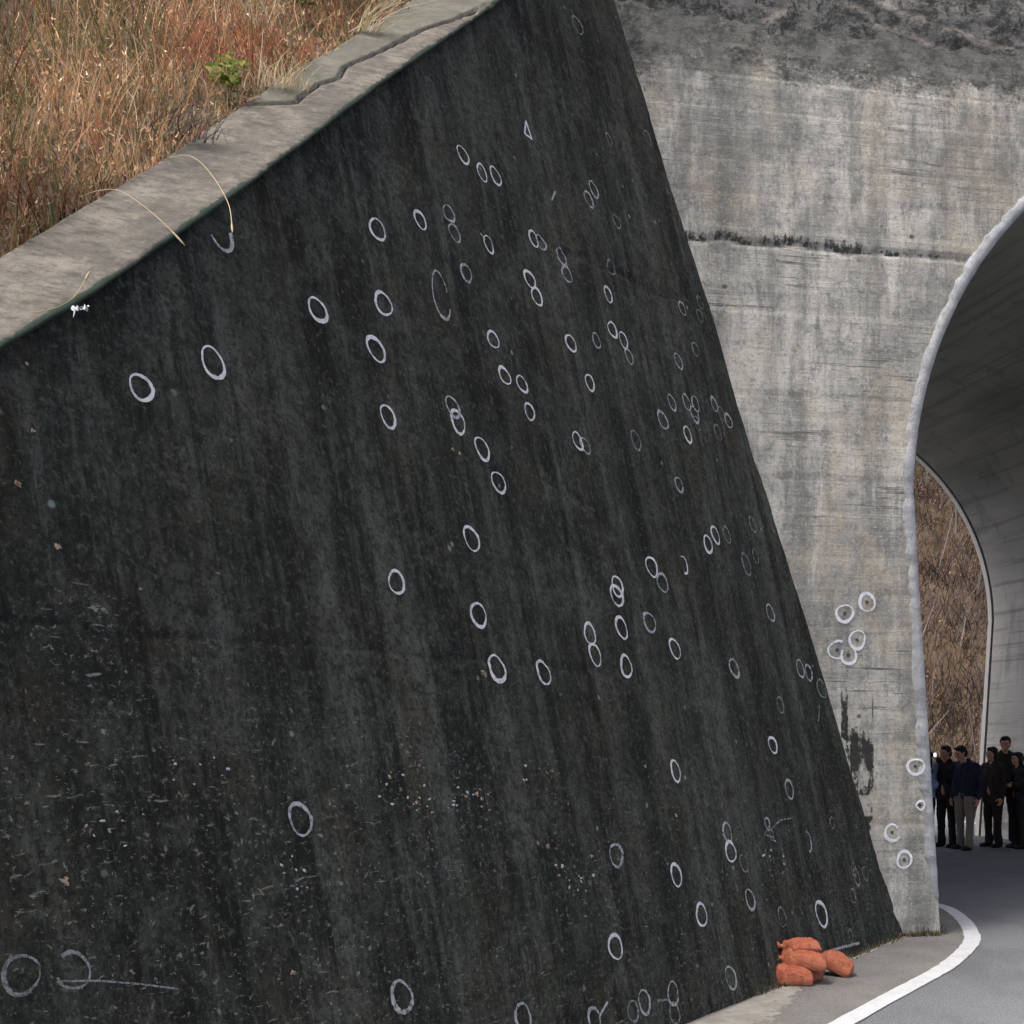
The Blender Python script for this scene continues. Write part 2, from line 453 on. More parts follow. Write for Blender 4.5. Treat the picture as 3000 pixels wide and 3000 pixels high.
n = NT('soil')
c = n.mix(n.noise((3, 3, 3), 1, 6, 0.7), (0.055, 0.042, 0.028), (0.13, 0.095, 0.06))
n.bump(n.noise((20, 20, 20), 1, 6), 0.6, 0.03)
M_SOIL = n.done(c, 0.95)


def foliage(name, trans=0.25, rough=0.7):
    n = NT(name)
    cc = n.attr('col', True)
    n.done(cc, rough, 0.2)
    tr = n.t.nodes.new('ShaderNodeBsdfTranslucent'); n.put(tr.inputs[0], cc)
    mx = n.t.nodes.new('ShaderNodeMixShader'); mx.inputs[0].default_value = trans
    n.put(mx.inputs[1], n.b.outputs[0]); n.put(mx.inputs[2], tr.outputs[0]); n.put(n.out.inputs[0], mx.outputs[0])
    return n.m


M_GRASS = foliage('dry_grass')
M_SCRUB = foliage('scrub_twigs', 0.1)
M_LEAF = foliage('green_leaves', 0.3, 0.5)


def cloth(name, c1, c2, scale=30, rough=0.85, sheen=0.0):
    n = NT(name)
    c = n.mix(n.step(0.35, 0.65, n.noise((scale,) * 3, 1, 5, 0.7)), c1, c2)
    n.bump(n.noise((12, 12, 6), 1, 5, 0.6), 0.5, 0.02)
    return n.done(c, rough, 0.25)


M_BAG = None
n = NT('orange_woven_sack')
c = n.mix(n.step(0.3, 0.7, n.noise((9, 9, 9), 1, 6, 0.7)), (0.47, 0.115, 0.05), (0.64, 0.21, 0.12))
c = n.mix(n.mth('MULTIPLY', n.step(0.55, 0.70, n.noise((24, 24, 24), 1, 5, 0.7)), 0.45), c, (0.36, 0.18, 0.09))
c = n.mix(n.mth('MULTIPLY', n.step(0.56, 0.70, n.noise((15, 15, 15), 1, 5, 0.7, (3, 3, 3))), 0.5), c, (0.19, 0.045, 0.02))
oi = n.t.nodes.new('ShaderNodeObjectInfo')
c = n.mix(n.mth('MULTIPLY', oi.outputs['Random'], 0.55), c, n.mix(0.5, c, (0.46, 0.20, 0.10)))
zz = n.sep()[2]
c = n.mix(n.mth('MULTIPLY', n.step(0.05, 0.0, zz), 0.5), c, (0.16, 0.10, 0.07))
wv = n.noise((220, 220, 220), 1, 1)
n.bump(n.mth('ADD', n.mth('MULTIPLY', wv, 0.3), n.noise((14, 26, 14), 1, 6, 0.65, dist=1.5)), 1.0, 0.03)
M_BAG = n.done(c, 0.62, 0.35)
n = NT('sack_tie'); M_TIE = n.done((0.40, 0.33, 0.12), 0.7)

M_SKIN = cloth('skin', (0.36, 0.20, 0.13), (0.42, 0.25, 0.17), 20, 0.55)
M_HAIR = cloth('black_hair', (0.006, 0.005, 0.005), (0.014, 0.012, 0.011), 60, 0.5)
M_NAVY = cloth('navy_cloth', (0.008, 0.011, 0.024), (0.014, 0.018, 0.036))
M_BLACK = cloth('black_cloth', (0.008, 0.008, 0.009), (0.016, 0.015, 0.015))
M_BROWN = cloth('dark_brown_cloth', (0.014, 0.010, 0.009), (0.024, 0.018, 0.015))
M_KHAKI = cloth('grey_khaki_cloth', (0.14, 0.13, 0.105), (0.19, 0.175, 0.145))
M_BLUE = cloth('light_blue_cloth', (0.17, 0.26, 0.38), (0.24, 0.34, 0.46))
M_SHOE = cloth('black_leather', (0.008, 0.008, 0.008), (0.014, 0.013, 0.012), 30, 0.45)
M_EYE = cloth('eye_dark', (0.02, 0.015, 0.012), (0.03, 0.02, 0.016), 30, 0.3)
n = NT('white_glow'); M_GLOW = n.done((0.7, 0.75, 0.8), 0.3)
n.b.inputs['Emission Color'].default_value = (0.85, 0.92, 1.0, 1); n.b.inputs['Emission Strength'].default_value = 1.2
n = NT('pit_dark'); M_PIT = n.done((0.07, 0.07, 0.065), 0.95)
n = NT('white_scrap'); M_SCRAP = n.done((0.66, 0.68, 0.70), 0.6)
n = NT('straw'); M_STRAW = n.done(n.mix(n.noise((14, 14, 14), 1, 4), (0.27, 0.21, 0.12), (0.38, 0.31, 0.19)), 0.7)


# ================================================================ SETTING: ground, road, hill
def poly_sheet(name, pts, mat, z, thick=None):
    bm = bmesh.new()
    f = bm.faces.new([bm.verts.new((p[0], p[1], z)) for p in pts])
    bmesh.ops.triangulate(bm, faces=[f])
    bmesh.ops.recalc_face_normals(bm, faces=bm.faces)
    if bm.faces[:][0].normal.z < 0: bmesh.ops.reverse_faces(bm, faces=bm.faces)
    me = bpy.data.meshes.new(name); bm.to_mesh(me); bm.free()
    me.materials.append(mat)
    o = bpy.data.objects.new(name, me); col.objects.link(o)
    return o


def pw(s, a):
    return P0 + P * s + AX * a


ground = poly_sheet('ground', [(-400, -400), (400, -400), (400, 400), (-400, 400)], M_SOIL, -0.03)
tag(ground, kind='structure')
road_pts = [pw(*q) for q in [(-16, -28), (18, -28), (18, -0.02), (2 * AC - 0.02, -0.02), (2 * AC - 0.02, LEN), (16, LEN + 10), (30, LEN + 15),
                             (30, LEN + 19), (10, LEN + 16), (-20, LEN + 11), (-20, LEN + 3), (0.02, LEN), (0.02, -0.02), (-16, -0.02)]]
road = poly_sheet('road', road_pts, M_ASPHALT, 0.0)
tag(road, kind='structure')

# hillside seen through the passage
nu, nv = 120, 90
U, V = np.meshgrid(np.linspace(-40, 55, nu), np.linspace(0, 1, nv), indexing='ij')
aa = LEN + 17.5 + 3.5 * np.sin(U * 0.08) + V * 45
hh = 19.0 * sstep(-0.02, 0.62, V) * sstep(0, 0.05, V) + 2.2 * (fbm(U * 0.2, V * 9, 5) - 0.5) * sstep(0, 0.1, V) - 0.05
X = P0[None, None] + P * U[..., None] + AX * aa[..., None]
X[..., 2] = hh
hill = mesh_obj('hill', X.reshape(-1, 3), grid_faces(nu, nv), M_SOIL)
tag(hill, kind='structure')


def ribbons(pos, dirs, length, width, cols, bend=None, seg=2, side=None):
    """many thin tapered strips as one mesh"""
    N = len(pos)
    if side is None:
        a = rng.uniform(0, 2 * np.pi, N)
        side = np.stack([np.cos(a), np.sin(a), 0.2 * rng.normal(size=N)], 1)
    side = side - dirs * (side * dirs).sum(1)[:, None]
    side /= np.linalg.norm(side, axis=1)[:, None] + 1e-9
    if bend is None: bend = np.zeros((N, 3))
    vs = []
    for k in range(seg + 1):
        t = k / seg
        c = pos + dirs * (length * t)[:, None] + bend * (t * t)
        wk = (width * (1 - 0.75 * t) * 0.5)[:, None]
        vs += [c - side * wk, c + side * wk]
    Vv = np.stack(vs, 1).reshape(-1, 3)
    fs = []
    base = np.arange(N) * (2 * (seg + 1))
    for k in range(seg):
        fs.append(np.stack([base + 2 * k, base + 2 * k + 1, base + 2 * k + 3, base + 2 * k + 2], 1))
    return Vv, np.concatenate(fs), np.repeat(cols, 2 * (seg + 1), axis=0)


def pick(pal, wts, N, var=0.25):
    pal = np.array(pal); wts = np.array(wts, float) / sum(wts)
    c = pal[rng.choice(len(pal), N, p=wts)]
    return c * rng.uniform(1 - var, 1 + var, (N, 1)) * rng.uniform(0.92, 1.08, (N, 3))


# scrub on the hillside
NS = 90000
su = rng.uniform(-6, 44, NS); sv = rng.uniform(0.0, 0.62, NS)
clump = fbm(su * 0.45, sv * 20, 31)
sa = LEN + 17.5 + 3.5 * np.sin(su * 0.08) + sv * 45
sh = 19.0 * sstep(-0.02, 0.62, sv) * sstep(0, 0.05, sv) - 0.1 + 2.2 * (fbm(su * 0.2, sv * 9, 5) - 0.5) * sstep(0, 0.1, sv)
pos = P0 + P * su[:, None] + AX * sa[:, None]; pos[:, 2] = sh
tone = (0.40 + 0.75 * sstep(0.32, 0.68, fbm(su * 0.9, sv * 34, 36)))[:, None]
dirs = np.stack([rng.normal(0, 0.45, NS), rng.normal(-0.25, 0.4, NS), np.abs(rng.normal(0.9, 0.35, NS))], 1)
dirs /= np.linalg.norm(dirs, axis=1)[:, None]
cl = pick([(0.17, 0.14, 0.12), (0.10, 0.08, 0.07), (0.24, 0.20, 0.165), (0.05, 0.042, 0.036), (0.24, 0.12, 0.065)], [4, 4, 3, 4, 1.0], NS)
cl = cl * tone * np.array([0.80, 0.74, 0.76])
wtw = rng.uniform(0.018, 0.05, NS); big = rng.uniform(size=NS) < 0.006
ltw = rng.uniform(0.3, 1.5, NS) * (0.5 + clump); ltw[big] *= 2.4; wtw[big] = 0.09; cl[big] = (0.15, 0.14, 0.13)
twig = ribbons(pos, dirs, ltw, wtw, cl, rng.normal(0, 0.15, (NS, 3)))
NL = 60000
k = rng.integers(0, NS, NL)
lw = clump[k] > 0.47
k = k[lw]; NL = len(k)
lp = pos[k] + dirs[k] * rng.uniform(0.2, 1.1, NL)[:, None]
ld = rng.normal(size=(NL, 3)); ld /= np.linalg.norm(ld, axis=1)[:, None]
lc = pick([(0.27, 0.12, 0.06), (0.23, 0.15, 0.09), (0.30, 0.17, 0.08), (0.12, 0.09, 0.06)], [3, 3, 2, 2], NL) * tone[k]
leaf = ribbons(lp, ld, rng.uniform(0.05, 0.13, NL), rng.uniform(0.05, 0.10, NL), lc, seg=1)
Vv = np.concatenate([twig[0], leaf[0]]); Ff = np.concatenate([twig[1], leaf[1] + len(twig[0])]); Cc = np.concatenate([twig[2], leaf[2]])
scrub = mesh_obj('scrub', Vv, Ff, M_SCRUB, smooth=False, cols=Cc)
tag(scrub, 'bare brown scrub covering the hillside beyond the passage', 'scrub', kind='stuff')

# ================================================================ RAILWAY UNDERPASS
under = empty('railway_underpass', matrix=MP)
tag(under, 'pale board-marked concrete railway underpass with arched passage', 'underpass')


def sj(h): return -0.383 - 0.328 * h


JH = 6.085                                               # construction joint


def board(h):
    k = np.floor(h / 0.145)
    off = (hsh(k, k * 0 + 3, 5) - 0.5) * 0.008
    e = np.abs(h / 0.145 - k - 0.5)
    return off - 0.005 * sstep(0.44, 0.5, e)


def joint_h(s): return JH + 0.05 * (fbm(s * 2.2, s * 0, 77) - 0.5) * 2 - 0.012 * s


def portal_disp(s, h):
    d = board(h) * (0.4 + fbm(s * 0.7, h * 0.9, 8)) + 0.016 * (fbm(s * 1.6, h * 1.6, 3) - 0.5) + 0.004 * (fbm(s * 9, h * 9, 4) - 0.5)
    jd = np.abs(h - joint_h(s))
    d = d - 0.03 * (1 - sstep(0.006, 0.035, jd)) * (0.35 + 0.65 * fbm(s * 4, s * 0, 9))
    return d                                             # positive = proud of the plane


def px_portal(x, y):
    q = hit(x, y, P0, AX) - P0
    return q @ P, q[2]


rows = np.unique(np.concatenate([np.arange(0, 7.3, 0.026), AZ + AR * np.sin(np.linspace(0.9, np.pi / 2, 40)), np.linspace(AZ + AR, 9.85, 40)]))
nv = 230
for side in (0, 1):
    H = rows if side == 0 else rows[::4]
    k = nv if side == 0 else 60
    lo = sj(H) - 0.45; hi = s_arch(H)
    tgrid = np.linspace(0, 1, k)
    if side == 0:
        S = lo[:, None] + (hi - lo)[:, None] * tgrid[None]
    else:
        S = 2 * AC - hi[:, None] + (14 - (2 * AC - hi))[:, None] * tgrid[None]
    HH = np.repeat(H[:, None], k, 1)
    D = portal_disp(S, HH)
    edge = np.minimum(1, np.abs(S - (hi[:, None] if side == 0 else 2 * AC - hi[:, None])) / 0.05)
    D = D * edge
    jx = joint_h(S)
    above = HH - jx
    fr = sstep(-3.2, -2.4, S) * 0.5 + 0.5
    dark = 0.62 * (1 - sstep(0.004, 0.034, np.abs(above)))
    moss = (above > 0) * (1 - sstep(0.0, 0.20, above)) * np.where(S < -0.75, 1.0, 0.40) * (0.45 + 0.75 * fbm(S * 5, HH * 2, 41))
    dark = np.maximum(dark * (0.5 + 0.6 * fbm(S * 3, S * 0, 12)), 0.72 * moss * (S < 0.3))
    # black tar-like patch low beside the wing wall, drawn from the photograph
    bx0, by0 = px_portal(2462, 2130); bx1, by1 = px_portal(2562, 2130)
    lowh = px_portal(2540, 2440)[1]
    tarx = sstep(bx1 + 0.02, bx1 - 0.03, S)
    tar = tarx * sstep(lowh - 0.12, lowh + 0.05, HH) * sstep(by0 + 0.12, by0 - 0.10, HH)
    tar = tar * (0.56 + 1.0 * (fbm(S * 12, HH * 2.5, 61) - 0.5) + 0.5 * (vn(S * 7, HH * 7, 63) - 0.5))
    drip = sstep(0.62, 0.75, vn(S * 14, HH * 0.5, 62)) * sstep(by0 + 0.75, by0 + 0.1, HH) * (HH > by0 - 0.1) * tarx * (S > bx0 - 0.02) * 0.62
    gap = ((HH < by0 - 0.62) & (HH > by0 - 0.78)) * 0.45
    dark = np.maximum(dark, np.maximum(tar - gap, drip))
    grime_and_corner = 0.45 * sstep(6.9, 7.75, HH) * fbm(S * 1.3, HH * 2.0, 15) + 0.40 * sstep(0.25, 0.0, HH) + 0.25 * sstep(0.7, 0.0, S - sj(HH)) * sstep(4.5, 6.5, HH) * fbm(S * 2, HH, 5)  # grime at top and foot, plus a darker upper corner beside the wing
    dark = np.maximum(dark, grime_and_corner)
    ledge_light = 0.75 * sstep(0.045, 0.0, np.abs(HH - 7.69 - 0.04 * (fbm(S * 2, S * 0, 44) - 0.5))) * fbm(S * 3, S * 0, 45) * (S > -2.2)  # pale line painted as light caught on a ledge
    pale = ledge_light + 0.7 * sstep(0.25, 0.0, np.abs(S + 1.05 + 0.05 * HH)) * sstep(4.2, 6.5, HH) * fbm(S * 2, HH * 0.4, 91) \
        + 0.55 * gap * tarx + 0.4 * sstep(0.1, 0.0, np.abs(HH - 7.6)) * fbm(S * 2, HH, 3)
    Vv = np.stack([S, -D, HH], 2).reshape(-1, 3)
    mesh_obj('portal_wall', Vv, grid_faces(len(H), k, flip=True), M_PORTAL, under, attrs={'dark': dark, 'pale': pale, 'band': 0.85 * sstep(7.15, 7.95, HH + 0.25 * (fbm(S * 1.1, HH * 0, 171) - 0.5))})

# whitish mortar band following the arch edge
prof = []
for h in np.arange(0.34, AZ, 0.022): prof.append((float(s_arch(h)), float(h)))
for th in np.linspace(0, np.pi, 460): prof.append((AC - AR * math.cos(th), AZ + AR * math.sin(th)))
for h in np.arange(AZ, 0.34, -0.022)[1:]: prof.append((2 * AC - float(s_arch(h)), float(h)))
prof = np.array(prof)
tg = np.gradient(prof, axis=0); tg /= np.linalg.norm(tg, axis=1)[:, None]
nr = np.stack([-tg[:, 1], tg[:, 0]], 1)                  # outwards from the opening
arc = np.cumsum(np.r_[0, np.linalg.norm(np.diff(prof, axis=0), axis=1)])
wb = 0.105 + 0.035 * (fbm(arc * 2.5, arc * 0, 21) - 0.5) + 0.075 * (fbm(arc * 10, arc * 0, 22) - 0.5) * (0.3 + fbm(arc * 1.3, arc * 0, 25))
wb[:14] *= np.linspace(0.35, 1, 14); wb[-14:] *= np.linspace(1, 0.35, 14)
chp = fbm(arc * 9, arc * 0, 24)
pd = 0.016 + 0.008 * (fbm(arc * 5, arc * 0, 23) - 0.5)
Vv = []
for i in range(len(prof)):
    a = prof[i] - nr[i] * (0.004 + 0.012 * (chp[i] - 0.5))
    m1 = prof[i] + nr[i] * 0.007; m2 = prof[i] + nr[i] * wb[i]
    Vv += [(a[0], 0.10, a[1]), (a[0], -pd[i] * 0.3, a[1]), (m1[0], -pd[i] - 0.004, m1[1]), (m2[0] - nr[i][0] * 0.012, -pd[i], m2[1] - nr[i][1] * 0.012), (m2[0], 0.02, m2[1])]
mesh_obj('arch_band', Vv, grid_faces(len(prof), 5, flip=True), M_MORTAR, under)

# vault lining
vp = []
for h in np.linspace(0, AZ, 40)[:-1]: vp.append((float(s_arch(h)), float(h)))
for th in np.linspace(0, np.pi, 140): vp.append((AC - AR * math.cos(th), AZ + AR * math.sin(th)))
for h in np.linspace(AZ, 0, 40)[1:]: vp.append((2 * AC - float(s_arch(h)), float(h)))
vp = np.array(vp)
tg = np.gradient(vp, axis=0); tg /= np.linalg.norm(tg, axis=1)[:, None]
nr = np.stack([-tg[:, 1], tg[:, 0]], 1)
arc = np.cumsum(np.r_[0, np.linalg.norm(np.diff(vp, axis=0), axis=1)])
ys = np.concatenate([[0.0], np.linspace(0.06, LEN - 0.1, 130), [LEN - 0.05, LEN]])
A, Y = np.meshgrid(arc, ys, indexing='ij')
D = board(A + 0.4) * 1.6 + 0.02 * (fbm(A * 0.9, Y * 0.5, 51) - 0.5)
D[:, 0] = 0
D[:, -1] = -0.07; D[:, -2] = -0.02
Xs = vp[:, 0][:, None] - nr[:, 0][:, None] * D
Zs = vp[:, 1][:, None] - nr[:, 1][:, None] * D
dark = sstep(3.6, 6.6, Zs) * (0.55 + 0.5 * fbm(A * 1.5, Y * 0.4, 52))  # shade towards the crown, mixed into the lining colour
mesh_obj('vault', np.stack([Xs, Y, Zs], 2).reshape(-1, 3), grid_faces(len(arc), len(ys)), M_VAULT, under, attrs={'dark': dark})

# added pale rim for the sunlit edge of the far mouth, beyond the lining
rimv = []
for i in range(len(vp)):
    for yy_, of in ((LEN - 0.03, -0.012), (LEN + 0.09, -0.012), (LEN + 0.10, 0.12), (LEN + 0.01, 0.13)):
        rimv.append((vp[i][0] + nr[i][0] * of, yy_, vp[i][1] + nr[i][1] * of))
mesh_obj('far_lit_rim', rimv, grid_faces(len(vp), 4), M_RIM, under)

# weathered upper band (spandrel course) standing slightly proud
S, HH = np.meshgrid(np.linspace(-4.2, 14, 420), np.concatenate([np.linspace(7.80, 8.5, 44), np.linspace(8.55, 9.9, 14)]), indexing='ij')
edge = 0.12 * (fbm(S * 1.8, S * 0, 71) - 0.5) + 0.05 * (fbm(S * 7, S * 0, 72) - 0.5)
HH = HH + edge * np.clip(1 - (HH - 7.80) / 0.6, 0, 1)
D = -0.014 + 0.04 * sstep(7.8, 8.3, HH) + 0.035 * (fbm(S * 2.0, HH * 2.6, 73) - 0.5) + 0.02 * (fbm(S * 9, HH * 9, 74) - 0.5)
D[:, 0] = -0.03
pale = 0.6 * sstep(0.10, 0.0, np.abs(HH - 7.9)) * fbm(S * 2.2, HH, 75) * 0.3
for ln_ in ([(2440, 5), (2560, 60), (2700, 120), (2820, 180), (2930, 225)], [(2560, 0), (2720, 70), (2880, 130), (3000, 160)], [(1880, 120), (2040, 130), (2180, 75), (2300, 40)], [(2100, 110), (2230, 105), (2330, 130)]):
    dd = seg_dist(S + 0.10 * (fbm(S * 5, HH * 5, 301, 3) - 0.5), HH + 0.12 * (fbm(S * 5, HH * 5, 302, 3) - 0.5), [px_portal(*q) for q in ln_])
    pale = np.maximum(pale, 0.9 * (1 - sstep(0.005, 0.045, dd)) * (0.3 + 0.9 * fbm(S * 4, HH * 4, 303)))
mesh_obj('upper_band', np.stack([S, -D, HH], 2).reshape(-1, 3), grid_faces(*S.shape), M_BAND, under, attrs={'pale': pale})
# deck over the vault and the far face
v, f = box(-4.2, 14, 0.05, LEN - 0.05, 8.6, 9.9)
mesh_obj('deck', v, f, M_BAND, under, smooth=False)
HH, Tn = np.meshgrid(rows[::4], np.linspace(0, 1, 30), indexing='ij')
for sgn in (0, 1):
    hi = s_arch(HH)
    S = -14 + (hi + 14 - 0.06) * Tn if sgn == 0 else 2 * AC - hi + 0.06 + (14 - (2 * AC - hi)) * Tn
    mesh_obj('far_wall', np.stack([S, S * 0 + LEN, HH], 2).reshape(-1, 3), grid_faces(*S.shape), M_VAULT, under, attrs={'dark': S * 0})

# ================================================================ WING WALL
wing = empty('wing_wall', matrix=MW)
tag(wing, 'tall black-stained battered concrete wing wall covered with painted white rings', 'wall')


def px_wing(x, y):
    q = hit(x, y, B0, WN) - B0
    return -(q @ DV), q @ WU


K = 3000 / 1932.0
WCR = [[(1580, 700), (1700, 760), (1790, 800), (1990, 880)], [(1660, 1440), (1740, 1500), (1830, 1620), (1880, 1780)],
       [(1320, 1740), (1345, 1830), (1365, 1930)], [(1000, 1180), (1020, 1290), (1060, 1380), (1110, 1500)],
       [(1720, 2040), (1755, 2120), (1790, 2190)]]
WCR = [[px_wing(*q) for q in c] for c in WCR]
JW = px_wing(600, 1868)[1]


def wing_jw(t): return JW + 0.03 * (fbm(t * 1.3, t * 0, 97) - 0.5) * 2


def wing_disp(t, w):
    d = 0.03 * (fbm(t * 0.9, w * 0.9, 33) - 0.5) + 0.016 * (fbm(t * 4, w * 2.5, 34) - 0.5)
    d = d - 0.004 * (1 - sstep(0.004, 0.028, np.abs(w - wing_jw(t)))) * sstep(2.5, 5.0, t)
    jx_, jz_ = 0.14 * (fbm(t * 6, w * 6, 201, 3) - 0.5), 0.14 * (fbm(t * 6, w * 6, 202, 3) - 0.5)
    for c in WCR: d = d - 0.008 * (1 - sstep(0.005, 0.04, seg_dist(t + jx_, w + jz_, c)))
    d = d + 0.07 * (fbm(w * 4.5, t * 2, 35) - 0.5) * sstep(0.40, 0.0, np.abs(t))
    return d


ts = np.concatenate([np.arange(-0.7, 9.4, 0.026), np.arange(9.4, 12.3, 0.08)])
Tn = np.linspace(0, 1, 300)
T = np.repeat(ts[:, None], len(Tn), 1)
W = (wtop(ts) - 0.035)[:, None] * Tn[None]
D = wing_disp(T, W)
dark = 0.34 * (1 - sstep(0.0, 0.032, np.abs(W - wing_jw(T)))) * (0.2 + 1.0 * fbm(T * 1.6, T * 0, 14)) * sstep(2.5, 5.0, T)
for c in WCR:
    dd = seg_dist(T + 0.14 * (fbm(T * 6, W * 6, 201, 3) - 0.5), W + 0.14 * (fbm(T * 6, W * 6, 202, 3) - 0.5), c)
    dark = np.maximum(dark, 0.62 * (1 - sstep(0.0, 0.06, dd)) * (0.2 + 1.0 * fbm(T * 3, W * 3, 18)))
dark = np.maximum(dark, 0.40 * sstep(6.5, 9, T) * fbm(T * 1.2, W * 0.8, 28) + 0.6 * sstep(0.22, 0.0, wtop(T) - W) * fbm(T * 3, W * 3, 19))
dark = np.maximum(dark, 0.50 * sstep(0.30, 0.0, -(-0.0) + T - 0.0) * (T > 0))
pale = sstep(2.6, 0.9, W) * 0.55 + 0.5 * sstep(5.0, 8.5, T) * sstep(3.0, 1.5, W)
spots = [(1220, 2290, .35), (1380, 2340, .30), (1700, 2600, .35), (900, 2560, .4), (1640, 2290, .2), (2260, 2520, .2), (500, 2450, .5), (200, 2380, .5), (250, 1900, .3), (1300, 2560, .3), (600, 2620, .4)]
for sx, sy, r in spots:
    q = px_wing(sx, sy)
    pale = np.maximum(pale, 1.1 * (1 - sstep(0.1, r * 1.3, np.hypot(T - q[0], W - q[1]))))
mesh_obj('wall_face', np.stack([-T, -D, W], 2).reshape(-1, 3), grid_faces(*T.shape, flip=True), M_WING, wing, attrs={'dark': dark, 'pale': pale})
# the wall's back, buried in the embankment
Vb = []
for t in (-0.7, 0.9, 12.2):
    for z in (-0.3, float(wtop(t)) - 0.1): Vb.append((-t, 0.45, z))
mesh_obj('wall_back', Vb, [(0, 1, 3, 2), (2, 3, 5, 4)], M_WING, wing, smooth=False)

# coping along the sloping top
ts = np.concatenate([np.arange(1.0, 9.3, 0.018), np.arange(9.3, 12.2, 0.1)])
CWI = 0.41
cs = np.concatenate([[-0.035, -0.045, -0.040, -0.018], np.linspace(0.012, CWI, 30), [CWI + 0.03, CWI + 0.05]])
zs = np.concatenate([[-0.026, -0.018, -0.008, -0.002], np.zeros(30), [-0.04, -0.30]])
FE = B0[None] - DV * ts[:, None] + WU * wtop(ts)[:, None]
wob = 0.005 * (fbm(ts * 2.4, ts * 0, 83) - 0.5) + 0.006 * (fbm(ts * 9, ts * 0, 84) - 0.5)
bw = 0.025 * (fbm(ts * 1.7, ts * 0, 85) - 0.5)
Ccx = np.repeat(cs[None], len(ts), 0) + wob[:, None] * (cs[None] < 0.05) + bw[:, None] * np.clip(cs[None] / CWI, 0, 1)
al = np.repeat(ts[:, None], len(cs), 1)
Zc = np.repeat(zs[None], len(ts), 0) + 0.010 * (fbm(al * 3, Ccx * 4, 81) - 0.5) + 0.008 * (fbm(al * 14, Ccx * 14, 82) - 0.5)
crk_px = [(470, 192), (520, 191), (555, 190), (580, 170), (600, 158), (640, 148), (652, 126), (700, 105), (742, 85), (800, 55), (850, 40), (893, 20), (930, 5)]


def px_cop(x, y):
    q = hit(x, y, T0, KN) - T0
    c = q @ CR
    a = q @ EV
    t = 4.09 + a * (-(EV @ DV))
    return t, c


crk = [px_cop(a * K, b * K) for a, b in crk_px]
cd = seg_dist(al, Ccx * 1.0, crk)
crk_c = np.interp(ts, sorted(q[0] for q in crk), [q[1] for q in sorted(crk)])
tmin, tmax = min(q[0] for q in crk), max(q[0] for q in crk)
behind = sstep(0.0, 0.03, Ccx - crk_c[:, None]) * (al < tmax) * (al > 1.0)
Zc = Zc - 0.03 * (1 - sstep(0.003, 0.02, cd)) + 0.002 * behind * (cs[None] > 0)
dark = np.maximum(0.80 * (1 - sstep(0.002, 0.019, cd)), 0.42 * sstep(CWI - 0.10, CWI, Ccx) * fbm(al * 3, Ccx * 4, 86))
moss = np.where(cs[None] < -0.03, 0.85, 0.55 * (1 - sstep(-0.02, 0.02, Ccx))) * (0.45 + 0.8 * fbm(al * 3.5, al * 0, 87))
X = FE[:, None] + CR * Ccx[..., None] + KN * Zc[..., None]
o = mesh_obj('coping', X.reshape(-1, 3), grid_faces(*al.shape, flip=True), M_COPING, None, attrs={'dark': dark, 'moss': moss, 'green': behind})
o.parent = wing; o.matrix_parent_inverse = MW.inverted()


# painted rings ------------------------------------------------
def ring_mesh(cx, cz, r, disp, toward, mat, parent, wid=0.022, a0=0.0, a1=2 * math.pi, sx=1.0, sq=0.0, rot=0.0, rnd=None):
    N = 34
    full = (a1 - a0) > 6.2
    th = np.linspace(a0, a1, N)
    ph = rng.uniform(0, 6.28, 3)
    rr = r * (1 + 0.06 * np.sin(2 * th + ph[0]) + 0.04 * np.sin(3 * th + ph[1]) + 0.006 * np.sin(7 * th + ph[2]))
    if sq: rr = rr * (1 + sq * np.cos(4 * th))
    if full: rr = rr * (1 + 0.05 * (np.linspace(0, 1, N) - 0.5) * rng.choice([-1, 1]))
    ww = wid * rng.uniform(0.85, 1.2) * (1 + 0.38 * np.sin(th * 1.0 + ph[2]) + 0.25 * rng.normal(size=N) * 0.6)
    out = []
    for k in (-0.5, 0.5):
        x = (rr + k * ww) * np.cos(th) * sx; z = (rr + k * ww) * np.sin(th)
        X = cx + x * math.cos(rot) - z * math.sin(rot); Zz = cz + x * math.sin(rot) + z * math.cos(rot)
        out.append(np.stack([X, -(disp(X * toward, Zz) + 0.006), Zz], 1))
    Vv = np.stack(out, 1).reshape(-1, 3)
    return mesh_obj('painted_ring', Vv, grid_faces(N, 2, flip=True), mat, parent)


PI = math.pi
